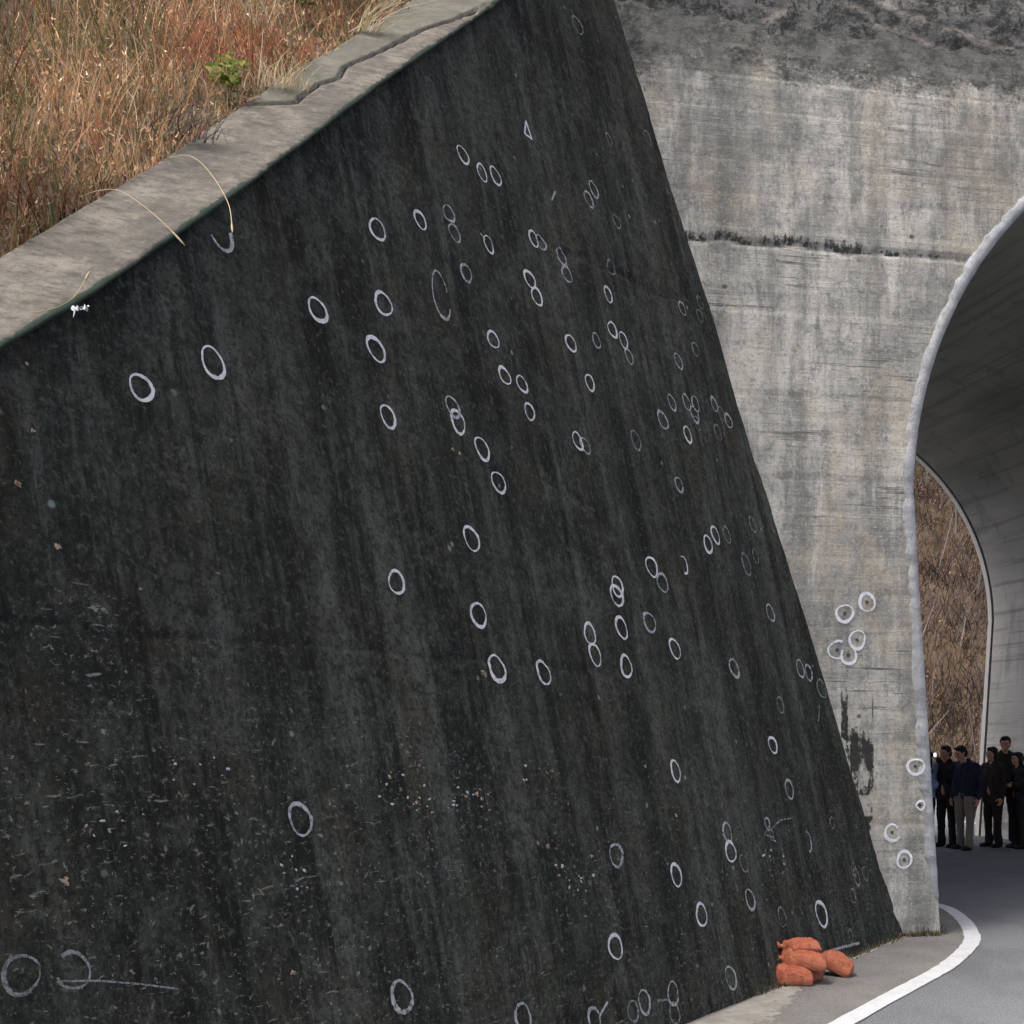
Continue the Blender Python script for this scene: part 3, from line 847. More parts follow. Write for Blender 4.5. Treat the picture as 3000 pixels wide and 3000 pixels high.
# x, y, height (in a 1932 px wide view), strength 1 fresh 2 worn 3 faded, arc start/end
rings = [(1090, 48, 38, 3), (872, 293, 38, 1), (908, 326, 38, 1), (935, 332, 38, 1), (1150, 263, 26, 3), (1222, 260, 30, 3),
         (1120, 358, 36, 2), (1110, 376, 34, 2), (845, 403, 38, 2), (856, 440, 38, 2), (792, 416, 38, 1), (712, 433, 48, 1),
         (415, 445, 62, 2, -PI * .95, PI * .12), (922, 461, 36, 1), (1006, 450, 34, 1), (1020, 458, 34, 2), (1058, 485, 36, 2), (1068, 518, 36, 2),
         (1163, 418, 30, 3), (879, 515, 40, 2), (1000, 527, 38, 1), (1013, 559, 38, 1), (1152, 505, 32, 3), (1146, 556, 34, 1),
         (723, 573, 52, 1), (599, 585, 54, 1), (709, 659, 54, 1), (401, 685, 66, 1), (264, 732, 60, 1), (931, 640, 38, 1),
         (1076, 648, 36, 1), (1125, 643, 34, 2), (1154, 623, 36, 1), (1175, 642, 36, 1), (1186, 673, 34, 2), (951, 709, 40, 1), (984, 725, 38, 1),
         (998, 777, 38, 1), (1112, 722, 36, 1), (1278, 683, 34, 2), (1285, 583, 30, 2), (1319, 572, 28, 3), (1318, 597, 28, 3), (1310, 660, 30, 3),
         (731, 786, 48, 1), (853, 768, 46, 2), (863, 797, 50, 1), (908, 847, 48, 1), (940, 910, 48, 1), (1089, 832, 38, 1), (1103, 841, 36, 2),
         (1198, 832, 40, 3), (1249, 793, 40, 2), (1266, 760, 34, 2), (1294, 760, 34, 2), (1310, 762, 34, 2), (1309, 783, 36, 2), (1313, 799, 30, 3), (1296, 820, 34, 1),
         (1346, 763, 30, 2), (1360, 781, 30, 3), (1374, 794, 32, 2), (1353, 816, 32, 3), (1279, 915, 34, 2), (888, 1018, 52, 1), (745, 1100, 50, 1),
         (902, 1160, 54, 1), (937, 1262, 54, 1), (1025, 1270, 50, 1), (1113, 1196, 44, 1), (1123, 1235, 46, 1), (1164, 1107, 44, 1), (1163, 1124, 46, 1),
         (1172, 1185, 46, 1), (1181, 1257, 46, 1), (1225, 1175, 44, 2), (1229, 1070, 46, 1), (1249, 1100, 42, 2), (1288, 1066, 36, 1, -PI * .6, PI * .55),
         (1333, 1028, 38, 1), (1347, 1010, 38, 1), (1369, 1010, 34, 3), (1417, 990, 32, 3), (1407, 1065, 44, 3), (1424, 1050, 30, 3),
         (1272, 1224, 42, 1), (1385, 1260, 40, 2), (1451, 1157, 38, 2), (1508, 1262, 36, 2), (1524, 1270, 36, 2), (1548, 1300, 38, 3), (1471, 1330, 32, 3),
         (1458, 1406, 36, 1), (1273, 1455, 44, 1), (1488, 1489, 40, 2), (565, 1546, 66, 2), (1160, 1614, 48, 2), (1274, 1652, 46, 1), (1371, 1571, 40, 2), (1377, 1607, 44, 1),
         (1402, 1629, 38, 3), (1446, 1555, 26, 2), (1455, 1576, 22, 3), (1523, 1588, 40, 2, -PI * .55, PI * .5), (1413, 1697, 42, 2), (1322, 1726, 48, 1),
         (1550, 1725, 54, 1), (1474, 1730, 38, 3), (1160, 1787, 54, 1), (1377, 1845, 46, 2), (1269, 1875, 48, 2), (1215, 1890, 48, 2), (1120, 1925, 50, 2),
         (985, 1920, 60, 2), (757, 1880, 64, 2), (38, 1840, 82, 3), (135, 1832, 78, 3, -PI * .9, PI * .75), (1193, 1908, 42, 3),
         (1615, 1655, 34, 3), (1632, 1648, 30, 3), (1608, 1690, 30, 3), (1605, 1765, 26, 3), (1272, 1912, 40, 3), (1570, 1552, 24, 3), (1610, 1640, 26, 3)]
RM = {1: M_P1, 2: M_P2, 3: M_P3}
for q in rings:
    t, wz = px_wing(q[0] * K, q[1] * K)
    X = hit(q[0] * K, q[1] * K, B0, WN)
    dia = q[2] * K * X[1] / F
    wd = 0.0175 * min(1.3, max(0.75, dia / 0.17)) * (1.0 if q[3] < 3 else 0.8)
    a0, a1 = (q[4], q[5]) if len(q) > 4 else (0.2, 0.2 + 2 * PI)
    ring_mesh(-t, wz, dia / 2 - wd / 2, wing_disp, -1, RM[q[3]], wing, wd, a0, a1, rot=rng.uniform(-.2, .2), sx=rng.uniform(.92, 1.04))
# elongated loop of paint, and the small triangle
t, wz = px_wing(831 * K, 558 * K)
ring_mesh(-t, wz, 0.145, wing_disp, -1, M_P2, wing, 0.02, 0.1 * PI, 1.85 * PI, sx=0.55)


def stroke(pts, wid, mat, parent, to_uv, disp, toward, name='paint_stroke'):
    uv = np.array([to_uv(a * K, b * K) for a, b in pts])
    if toward < 0: uv[:, 0] *= -1
    dense = []
    for a, b in zip(uv[:-1], uv[1:]):
        for k in range(6): dense.append(a + (b - a) * k / 6)
    dense.append(uv[-1]); uv = np.array(dense)
    tg = np.gradient(uv, axis=0); tg /= np.linalg.norm(tg, axis=1)[:, None] + 1e-9
    nr = np.stack([-tg[:, 1], tg[:, 0]], 1)
    out = []
    for k in (-.5, .5):
        q = uv + nr * wid * k
        out.append(np.stack([q[:, 0], -(disp(q[:, 0] * toward, q[:, 1]) + 0.006), q[:, 1]], 1))
    return mesh_obj(name, np.stack(out, 1).reshape(-1, 3), grid_faces(len(uv), 2), mat, parent)


for pts, wd, m in [([(993, 228), (990, 252), (1004, 262), (993, 228)], 0.018, M_P1), ([(915, 452), (905, 440)], 0.016, M_P2),
                   ([(1130, 1916), (1146, 1890)], 0.016, M_P2), ([(1240, 1888), (1258, 1886)], 0.014, M_P3),
                   ([(1453, 1566), (1470, 1548), (1490, 1544)], 0.012, M_P3), ([(1560, 1797), (1590, 1787), (1622, 1779)], 0.022, M_P2),
                   ([(105, 1852), (180, 1851), (260, 1857), (333, 1866)], 0.007, M_P3), ([(1040, 378), (1047, 362)], 0.016, M_P2),
                   ([(1450, 1558), (1440, 1575), (1458, 1580)], 0.012, M_P3), ([(1545, 1330), (1541, 1362)], 0.02, M_P3)]:
    stroke(pts, wd, m, wing, px_wing, wing_disp, -1)

n = NT('spalled_aggregate')
M_CHIP = n.done(n.mix(n.step(0.4, 0.6, n.noise((60, 60, 60), 1, 4)), (0.17, 0.10, 0.07), (0.36, 0.31, 0.23)), 0.95)
for cx_, cy_, r_ in [(1418, 1972, 16), (185, 2582, 18), (855, 2850, 12), (52, 1420, 15), (172, 1600, 14), (95, 1262, 10), (78, 1065, 8), (1890, 2245, 10), (1325, 1318, 9), (1345, 1330, 8), (1600, 2480, 12), (1570, 2470, 9), (1665, 2600, 9), (1225, 2245, 8), (1138, 2278, 10), (1215, 2352, 9), (1395, 2325, 10), (1410, 2340, 8), (640, 1680, 7), (412, 1725, 6), (1980, 2390, 8), (1730, 2510, 8)]:
    t, wz = px_wing(cx_, cy_)
    th = np.linspace(0, 2 * PI, 13)[:-1]
    rr = 0.8 * r_ * hit(cx_, cy_, B0, WN)[1] / F * (1 + 0.3 * rng.normal(size=12))
    Xp = np.r_[-t, -t + rr * np.cos(th)]; Zp = np.r_[wz, wz + 0.8 * rr * np.sin(th)]
    off = np.r_[0.006, np.full(12, 0.003)]
    mesh_obj('spalled_chip', np.stack([Xp, -(wing_disp(-Xp, Zp) + off), Zp], 1), [(0, i + 1, (i + 1) % 12 + 1) for i in range(12)], M_CHIP, wing)

M_CHIPW = NT('pale_lime_chip').done((0.40, 0.42, 0.42), 0.9)
cl_spots = [(1130, 2290, 70, 40, 9), (1225, 2350, 55, 50, 12), (1385, 2330, 55, 45, 12), (1330, 2360, 40, 30, 5), (1700, 2590, 90, 70, 12), (2240, 2510, 60, 40, 8), (1560, 2270, 60, 40, 5), (300, 2420, 180, 60, 9), (900, 2560, 120, 70, 10), (560, 2270, 150, 60, 8)]
for cx0, cy0, sx_, sy_, nn_ in cl_spots:
    for i_ in range(nn_):
        cx_, cy_ = cx0 + rng.normal(0, sx_ * .5), cy0 + rng.normal(0, sy_ * .5)
        t, wz = px_wing(cx_, cy_)
        r_ = rng.uniform(2.2, 5.0) * hit(cx_, cy_, B0, WN)[1] / F
        th = np.linspace(0, 2 * PI, 8)[:-1]
        rr = r_ * (1 + 0.35 * rng.normal(size=7))
        Xp = np.r_[-t, -t + rr * np.cos(th) * rng.uniform(1, 2.2)]; Zp = np.r_[wz, wz + rr * np.sin(th)]
        mesh_obj('spalled_chip', np.stack([Xp, -(wing_disp(-Xp, Zp) + np.r_[0.006, np.full(7, 0.003)]), Zp], 1), [(0, i + 1, (i + 1) % 7 + 1) for i in range(7)], M_CHIPW if rng.uniform() < .65 else M_CHIP, wing)

prings = [(1635, 1137, 36, 1), (1593, 1157, 37, 1), (1617, 1207, 37, 1), (1579, 1226, 38, 1, .3 * PI, 1.75 * PI), (1601, 1236, 36, 1, -1.2 * PI, .35 * PI),
          (1726, 1446, 34, 1), (1683, 1571, 34, 1, .2 * PI, 1.85 * PI), (1706, 1622, 34, 1), (1735, 1519, 19, 1)]
M_P0 = paint('ring_paint_portal', 0.72, (0.80, 0.82, 0.84))
for q in prings:
    s, h = px_portal(q[0] * K, q[1] * K)
    dia = q[2] * K * hit(q[0] * K, q[1] * K, P0, AX)[1] / F
    a0, a1 = (q[4], q[5]) if len(q) > 4 else (0.2, 0.2 + 2 * PI)
    ring_mesh(s, h, dia / 2 - 0.01, lambda a, b: portal_disp(a, b) + 0.024 * sstep(-0.15, -0.10, a - s_arch(b)), 1, M_P0, under, 0.021 if q[2] > 25 else 0.016, a0, a1, sq=0.08 if q[2] < 25 else 0)
    # small bullet pit inside each ring
    th = np.linspace(0, 2 * PI, 11)[:-1]
    rr = 0.017 * (1 + 0.35 * rng.normal(size=10) * 0.6)
    Xp = np.r_[s, s + rr * np.cos(th)]; Zp = np.r_[h, h + rr * np.sin(th)]
    mesh_obj('bullet_pit', np.stack([Xp, -(portal_disp(Xp, Zp) + 0.004), Zp], 1), [(0, i + 1, (i + 1) % 10 + 1) for i in range(10)], M_PIT, under)

# ================================================================ EMBANKMENT
qs = np.concatenate([np.linspace(0.40, 6, 60), np.linspace(6.3, 40, 30)])
as_ = np.linspace(-4.3, 11.2, 130)
A, Qq = np.meshgrid(as_, qs, indexing='ij')
emb_n = 0.30 * (fbm(A * 0.9, Qq * 0.9, 101) - 0.5) * sstep(0.4, 1.2, Qq)
X = T0 + EV * A[..., None] - P * Qq[..., None] + KN * (emb_n - 0.05)[..., None]
X[..., 2] = np.minimum(X[..., 2], 9.75)
Vv = X.reshape(-1, 3)
emb = mesh_obj('embankment', Vv, grid_faces(*A.shape, flip=True), M_SOIL)
tag(emb, kind='structure')
top = poly_sheet('track_bed', [pw(*q) for q in [(-40, -0.9), (-4.1, -0.9), (-4.1, LEN + 0.5), (-40, LEN + 0.5)]], M_SOIL, 9.72)
tag(top, kind='structure')

# dry grass and weeds on the slope
NG = 62000
ga = rng.uniform(-3.2, 9.6, NG); gq = 0.44 + 7.5 * rng.uniform(0, 1, NG) ** 1.5
en = 0.30 * (fbm(ga * 0.9, gq * 0.9, 101) - 0.5) * sstep(0.4, 1.2, gq)
pos = T0 + EV * ga[:, None] - P * gq[:, None] + KN * (en - 0.07)[:, None]
keep = pos[:, 2] < 9.6
pos = pos[keep]; ga = ga[keep]; gq = gq[keep]; NG = len(pos)
cl = fbm(ga * 1.1, gq * 1.1, 111)
cl2 = fbm(ga * 2.3, gq * 2.3, 112)
dirs = np.stack([rng.normal(0, 0.16, NG), rng.normal(-0.12, 0.16, NG), np.ones(NG)], 1)
dirs /= np.linalg.norm(dirs, axis=1)[:, None]
red = np.clip((cl - 0.5) * 5 + 0.45 + 0.25 * sstep(2, 5, ga), 0.05, 0.9)
tan = pick([(0.46, 0.36, 0.21), (0.34, 0.26, 0.15), (0.58, 0.49, 0.33), (0.17, 0.13, 0.075)], [3, 3, 2, 2.5], NG)
rd = pick([(0.29, 0.135, 0.085), (0.37, 0.20, 0.12), (0.15, 0.075, 0.05), (0.44, 0.29, 0.16)], [3, 3, 2.5, 2], NG)
gr = pick([(0.12, 0.13, 0.045), (0.17, 0.17, 0.07), (0.08, 0.085, 0.035)], [2, 2, 1], NG)
cc = np.where((rng.uniform(size=NG) < red)[:, None], rd, tan)
cc = cc * np.array([0.98, 0.86, 0.80]) * (0.42 + 0.95 * sstep(0.32, 0.66, fbm(ga * 2.6, gq * 2.6, 115)))[:, None]
cc = np.where((rng.uniform(size=NG) < 0.12 + 0.25 * (cl2 > 0.53))[:, None], gr, cc)
ln = rng.uniform(0.08, 0.42, NG) * np.clip(0.15 + 1.9 * (fbm(ga * 3.2, gq * 3.2, 113) - 0.15), 0.35, 1.6) * (0.55 + 0.45 * sstep(0.44, 0.9, gq))
bend = np.stack([rng.normal(0, 0.10, NG), rng.normal(-0.05, 0.10, NG), -np.abs(rng.normal(0, 0.05, NG))], 1) * (ln / 0.3)[:, None]
blades = ribbons(pos, dirs, ln, rng.uniform(0.004, 0.011, NG), cc, bend, seg=3)
# seed heads and withered leaflets on the stems
NL = 60000
k = rng.integers(0, NG, NL)
tpar = rng.uniform(0.25, 1.0, NL)
lp = pos[k] + dirs[k] * (ln[k] * tpar)[:, None] + bend[k] * (tpar ** 2)[:, None] + rng.normal(0, 0.012, (NL, 3))
ld = rng.normal(size=(NL, 3)); ld[:, 2] = np.abs(ld[:, 2]) + 0.4; ld /= np.linalg.norm(ld, axis=1)[:, None]
lc = cc[k] * rng.uniform(0.7, 1.35, (NL, 1))
hl = rng.uniform(size=NL) < 0.03
lc[hl] = pick([(0.60, 0.52, 0.40), (0.66, 0.60, 0.52)], [1, 1], int(hl.sum()))
lts = ribbons(lp, ld, rng.uniform(0.012, 0.04, NL), rng.uniform(0.006, 0.016, NL), lc, seg=1)
Vv = np.concatenate([blades[0], lts[0]]); Ff = np.concatenate([blades[1], lts[1] + len(blades[0])]); Cc = np.concatenate([blades[2], lts[2]])
gobj = mesh_obj('dry_grass', Vv, Ff, M_GRASS, smooth=False, cols=Cc)
tag(gobj, 'reddish brown dry grass and weeds covering the slope behind the coping', 'grass', kind='stuff')


def px_slope(x, y, lift=0.0):
    return hit(x * K, y * K, T0 + KN * lift, KN)


# pale straw tufts at the coping edge
def tuft(name, base, nb, spread, lmin, lmax, lean, label, cat, pal, group=None, wid=(0.004, 0.008)):
    pos = base + np.stack([rng.normal(0, spread, nb), rng.normal(0, spread * 0.5, nb), np.zeros(nb)], 1)
    d = np.stack([rng.normal(lean[0], 0.3, nb), rng.normal(lean[1], 0.25, nb), np.ones(nb)], 1)
    d /= np.linalg.norm(d, axis=1)[:, None]
    L = rng.uniform(lmin, lmax, nb)
    b = np.stack([rng.normal(lean[0] * .3, 0.08, nb), rng.normal(-.03, 0.06, nb), -np.abs(rng.normal(0.05, 0.05, nb))], 1) * (L / 0.3)[:, None]
    v, f, c = ribbons(pos - base, d, L, rng.uniform(wid[0], wid[1], nb), pick(pal, [1] * len(pal), nb), b, seg=3)
    o = mesh_obj(name, v, f, M_GRASS, smooth=False, cols=c)
    o.location = base
    tag(o, label, cat, group)
    return o


straw = [(0.55, 0.46, 0.30), (0.48, 0.38, 0.22), (0.62, 0.55, 0.40)]
tuft('straw_tuft', px_slope(690, 62), 46, 0.05, 0.22, 0.48, (0.45, -0.1), 'pale straw tuft leaning over the coping high up the slope', 'grass tuft', straw)
tuft('straw_tuft', px_slope(530, 168), 120, 0.08, 0.08, 0.22, (0.1, -0.2), 'low fuzzy pale straw tuft beside the upper end of the coping crack', 'grass tuft', straw)
tuft('straw_tuft', px_slope(470, 60), 60, 0.12, 0.25, 0.5, (0.0, 0.0), 'tall thin pale stems standing between the two green weeds', 'grass tuft', straw)
tuft('dead_stem_clump', px_slope(330, 262), 70, 0.10, 0.08, 0.26, (0.3, -0.2), 'tangle of grey dead stems lying against the coping edge', 'dead stems', [(0.10, 0.09, 0.085), (0.17, 0.155, 0.14), (0.06, 0.05, 0.045)])


def weed(px, py, size, label, seed):
    r = np.random.default_rng(seed)
    base = px_slope(px, py)
    root = empty('leafy_weed', base)
    tag(root, label, 'weed', 'green weeds on the slope')
    parts = []; lv = []; lf = []; lc = []
    for i in range(9):
        d = np.array([r.normal(0, 0.35), r.normal(-0.15, 0.25), 1.0]); d /= np.linalg.norm(d)
        L = size * r.uniform(0.6, 1.1)
        pts = [d * L * t + np.array([0, 0, -0.03 * t * t]) for t in np.linspace(0, 1, 5)]
        parts.append(tube(pts, [0.004, 0.0035, 0.003, 0.002, 0.0012], 5))
        for j in range(9):
            p = d * L * r.uniform(0.3, 1.05)
            a = r.uniform(0, 6.28); ax = np.array([math.cos(a), math.sin(a), r.uniform(-.1, .6)]); ax /= np.linalg.norm(ax)
            sd = np.cross(ax, [0, 0, 1.0]); sd /= np.linalg.norm(sd); up = np.cross(sd, ax)
            ll = size * r.uniform(0.16, 0.34); wd = ll * 0.28
            o = len(lv)
            lv += [p, p + ax * ll * .35 + sd * wd, p + ax * ll * .4 - up * wd * .3, p + ax * ll * .35 - sd * wd, p + ax * ll * .75 + sd * wd * .6 - up * ll * .06, p + ax * ll * .75 - sd * wd * .6 - up * ll * .06, p + ax * ll - up * ll * .18]
            lf += [(o, o + 1, o + 2), (o, o + 2, o + 3), (o + 1, o + 4, o + 6, o + 2), (o + 2, o + 6, o + 5, o + 3)]
            cb = np.array([(0.13, 0.20, 0.045), (0.20, 0.27, 0.07), (0.30, 0.33, 0.10)][r.integers(0, 3)]) * r.uniform(.8, 1.2)
            lc += [cb] * 7
    v, f = join(parts)
    mesh_obj('stem', v, f, M_STRAW, root)
    mesh_obj('foliage', np.array(lv), lf, M_LEAF, root, smooth=False, cols=np.array(lc))


weed(432, 186, 0.22, 'bushy green leafy weed growing at the coping edge', 3)
weed(573, 34, 0.24, 'yellowish green weed growing among pale stems above the coping crack', 4)


# two long straws arching over the coping
def straw_stem(pts, lifts, label, r0=0.0035):
    q = [px_slope(a, b, l) for (a, b), l in zip(pts, lifts)]
    qs_ = []
    for i in range(len(q) - 1):
        p0 = q[max(i - 1, 0)]; p1 = q[i]; p2 = q[i + 1]; p3 = q[min(i + 2, len(q) - 1)]
        for k in range(8):
            t = k / 8
            qs_.append(0.5 * ((2 * p1) + (-p0 + p2) * t + (2 * p0 - 5 * p1 + 4 * p2 - p3) * t * t + (-p0 + 3 * p1 - 3 * p2 + p3) * t ** 3))
    qs_.append(q[-1])
    base = qs_[0].copy()
    qs_ = [a - base for a in qs_]
    rad = [r0 * (0.7 + 0.3 * (i / len(qs_))) for i in range(len(qs_))]
    root = empty('grass_stem', base)
    tag(root, label, 'grass stem', 'long straws over the coping')
    v, f = tube(qs_, rad, 6)
    mesh_obj('stalk', v, f, M_STRAW, root)
    d = (qs_[-1] - qs_[-4]); d /= np.linalg.norm(d)
    hp = [qs_[-1] - d * 0.05 + d * 0.1 * t for t in np.linspace(0, 1, 6)]
    v, f = tube(hp, [0.0022, 0.004, 0.0048, 0.0045, 0.003, 0.001], 6)
    mesh_obj('seed_head', v, f, M_STRAW, root)


straw_stem([(150, 372), (185, 360), (225, 360), (270, 388), (312, 424), (337, 450)], [0.0, 0.07, 0.12, 0.13, 0.12, 0.10], 'long dry straw arching over the coping, its seed head just past the lip', 0.0024)
straw_stem([(318, 300), (350, 293), (378, 306), (410, 345), (432, 388), (438, 430)], [0.0, 0.05, 0.10, 0.13, 0.14, 0.14], 'long dry straw curving over the coping and hanging down the dark wall', 0.0024)
straw_stem([(60, 590), (100, 582), (140, 560), (165, 520)], [0.04, 0.06, 0.07, 0.06], 'short root-like straw lying along the low end of the coping lip', 0.002)

# white scrap caught on the wall under the coping
q = hit(150 * K, 584 * K, B0 + WN * 0.02, WN)
Vv = []; nn = 10
for i in range(nn):
    for j in range(4):
        u_, v_ = i / (nn - 1) - .5, j / 3 - .5
        Vv.append(DV * (u_ * 0.085) + WU * (v_ * 0.02 + 0.10 * u_ * .4 + 0.01 * rng.normal()) + WN * (0.006 + 0.008 * rng.normal()))
o = mesh_obj('paper_scrap', Vv, grid_faces(nn, 4), M_SCRAP)
o.location = q
tag(o, 'small crumpled white scrap stuck to the dark wall under the coping', 'scrap')

# ================================================================ SHOULDER, LINE, DUST
ln_out = [(1190, 1170), (1300, 1220), (1390, 1290), (1440, 1370), (1440, 1425), (1380, 1500), (1240, 1602), (1000, 1735), (660, 1930)]
ln_in = [(1190, 1210), (1240, 1235), (1300, 1290), (1335, 1360), (1335, 1412), (1300, 1460), (1195, 1562), (1000, 1662), (500, 1930)]


def crom(pts, m=8):
    pts = [np.asarray(p, float) for p in pts]; out = []
    for i in range(len(pts) - 1):
        p0 = pts[max(i - 1, 0)]; p1 = pts[i]; p2 = pts[i + 1]; p3 = pts[min(i + 2, len(pts) - 1)]
        for k in range(m):
            t = k / m
            out.append(0.5 * ((2 * p1) + (-p0 + p2) * t + (2 * p0 - 5 * p1 + 4 * p2 - p3) * t * t + (-p0 + 3 * p1 - 3 * p2 + p3) * t ** 3))
    out.append(pts[-1]); return out


mid = [((a[0] + c[0]) / 2, (a[1] + c[1]) / 2) for a, c in zip(ln_out, ln_in)]
cl_ = [gnd(2200 + a / 2.146, 2100 + b / 2.146)[:2] for a, b in mid]
last = cl_[-1]; dl = cl_[-1] - cl_[-2]; dl /= np.linalg.norm(dl)
wl = np.array([-DV[0], -DV[1]])
cl_ += [last + dl * 1.6, last + dl * 3.2 + wl * 0.3, last + dl * 3.2 + wl * 5.5]
inside = [pw(0.95, 10.7)[:2], pw(1.0, 7.5)[:2], pw(1.06, 4.5)[:2], pw(1.08, 2.8)[:2]]
path = np.array(crom(inside + cl_))
for _ in range(10): path[1:-1] = 0.25 * path[:-2] + 0.5 * path[1:-1] + 0.25 * path[2:]
tg = np.gradient(path, axis=0); tg /= np.linalg.norm(tg, axis=1)[:, None]
nr = np.stack([-tg[:, 1], tg[:, 0]], 1)
Vv = []
for p_, n_ in zip(path, nr):
    e1, e2 = rng.normal(0, 0.0025, 2)
    for k in (-0.068 + e1, 0.068 + e2): Vv.append((p_[0] + n_[0] * k, p_[1] + n_[1] * k, 0.008))
line = mesh_obj('edge_line', Vv, grid_faces(len(path), 2, flip=True), M_LINE)
tag(line, kind='structure')
# line past the far mouth
fp = crom([gnd(2790, 2404)[:2], gnd(2845, 2411)[:2], gnd(2880, 2416)[:2], gnd(2930, 2428)[:2], gnd(3060, 2440)[:2]])
fp = np.array(fp); tg = np.gradient(fp, axis=0); tg /= np.linalg.norm(tg, axis=1)[:, None]
Vv = []
for p_, t_ in zip(fp, tg):
    for k in (-0.08, 0.08): Vv.append((p_[0] - t_[1] * k, p_[1] + t_[0] * k, 0.008))
line2 = mesh_obj('far_edge_line', Vv, grid_faces(len(fp), 2, flip=True), M_LINE)
tag(line2, kind='structure')
# shoulder sheet between line and wing wall
idx = len(crom(inside, 8)) - 1 + 4
sh = [tuple(p_) for p_ in path[idx:]]
base_far = [tuple((B0 - DV * t)[:2]) for t in (12.0, 0.0)]
o = poly_sheet('shoulder', sh + base_far + [tuple(pw(0.0, 0.0)[:2]), tuple(pw(0.02, 1.4)[:2])], M_SHOULDER, 0.004)
tag(o, kind='structure')
# pale dusty strip along the foot of the wall
ts = np.linspace(-0.3, 12, 260); ws = np.linspace(-0.05, 1.0, 26)
T, Wd = np.meshgrid(ts, ws, indexing='ij')
bn = np.array([DV[1], -DV[0], 0])
X = B0 - DV * T[..., None] + bn * Wd[..., None]
X[..., 2] = 0.0065 + 0.0 * T
wid = np.interp(ts, [-0.3, 0.5, 1.8, 2.6, 3.4, 4.5, 12], [0.06, 0.07, 0.10, 0.16, 0.42, 0.6, 0.6])[:, None]
wid = wid * (0.75 + 0.5 * fbm(T * 1.4, T * 0, 131))
cover = np.clip(0.95 - 0.62 * (Wd / wid) ** 1.5, 0, 1)
keepf = grid_faces(*T.shape, flip=False)
o = mesh_obj('dust_strip', X.reshape(-1, 3), keepf, M_DUST, attrs={'cover': cover})
tag(o, kind='structure')

# moss and weeds in the joint at the foot of the walls
pts = []
for t in rng.uniform(0, 3.2, 420):
    pts.append(B0 - DV * t + bn * abs(rng.normal(0, 0.03)))
for s in rng.uniform(-0.36, 0.0, 220): pts.append(pw(s, -abs(rng.normal(0, 0.03)) - 0.01))
for a in rng.uniform(0, 1.6, 260): pts.append(pw(0.02 + abs(rng.normal(0, 0.05)), a))
pts = np.array(pts); pts[:, 2] = 0.004
m = len(pts)
d = np.stack([rng.normal(0, .6, m), rng.normal(0, .6, m), np.ones(m)], 1); d /= np.linalg.norm(d, axis=1)[:, None]
v, f, c = ribbons(pts, d, rng.uniform(0.02, 0.07, m), rng.uniform(0.005, 0.012, m), pick([(0.07, 0.085, 0.035), (0.14, 0.12, 0.06), (0.05, 0.06, 0.03), (0.20, 0.16, 0.09)], [2, 2, 2, 1], m), seg=2)
o = mesh_obj('moss_fringe', v, f, M_GRASS, smooth=False, cols=c)
tag(o, 'thin fringe of moss and weeds along the foot of the walls', 'weeds', kind='stuff')


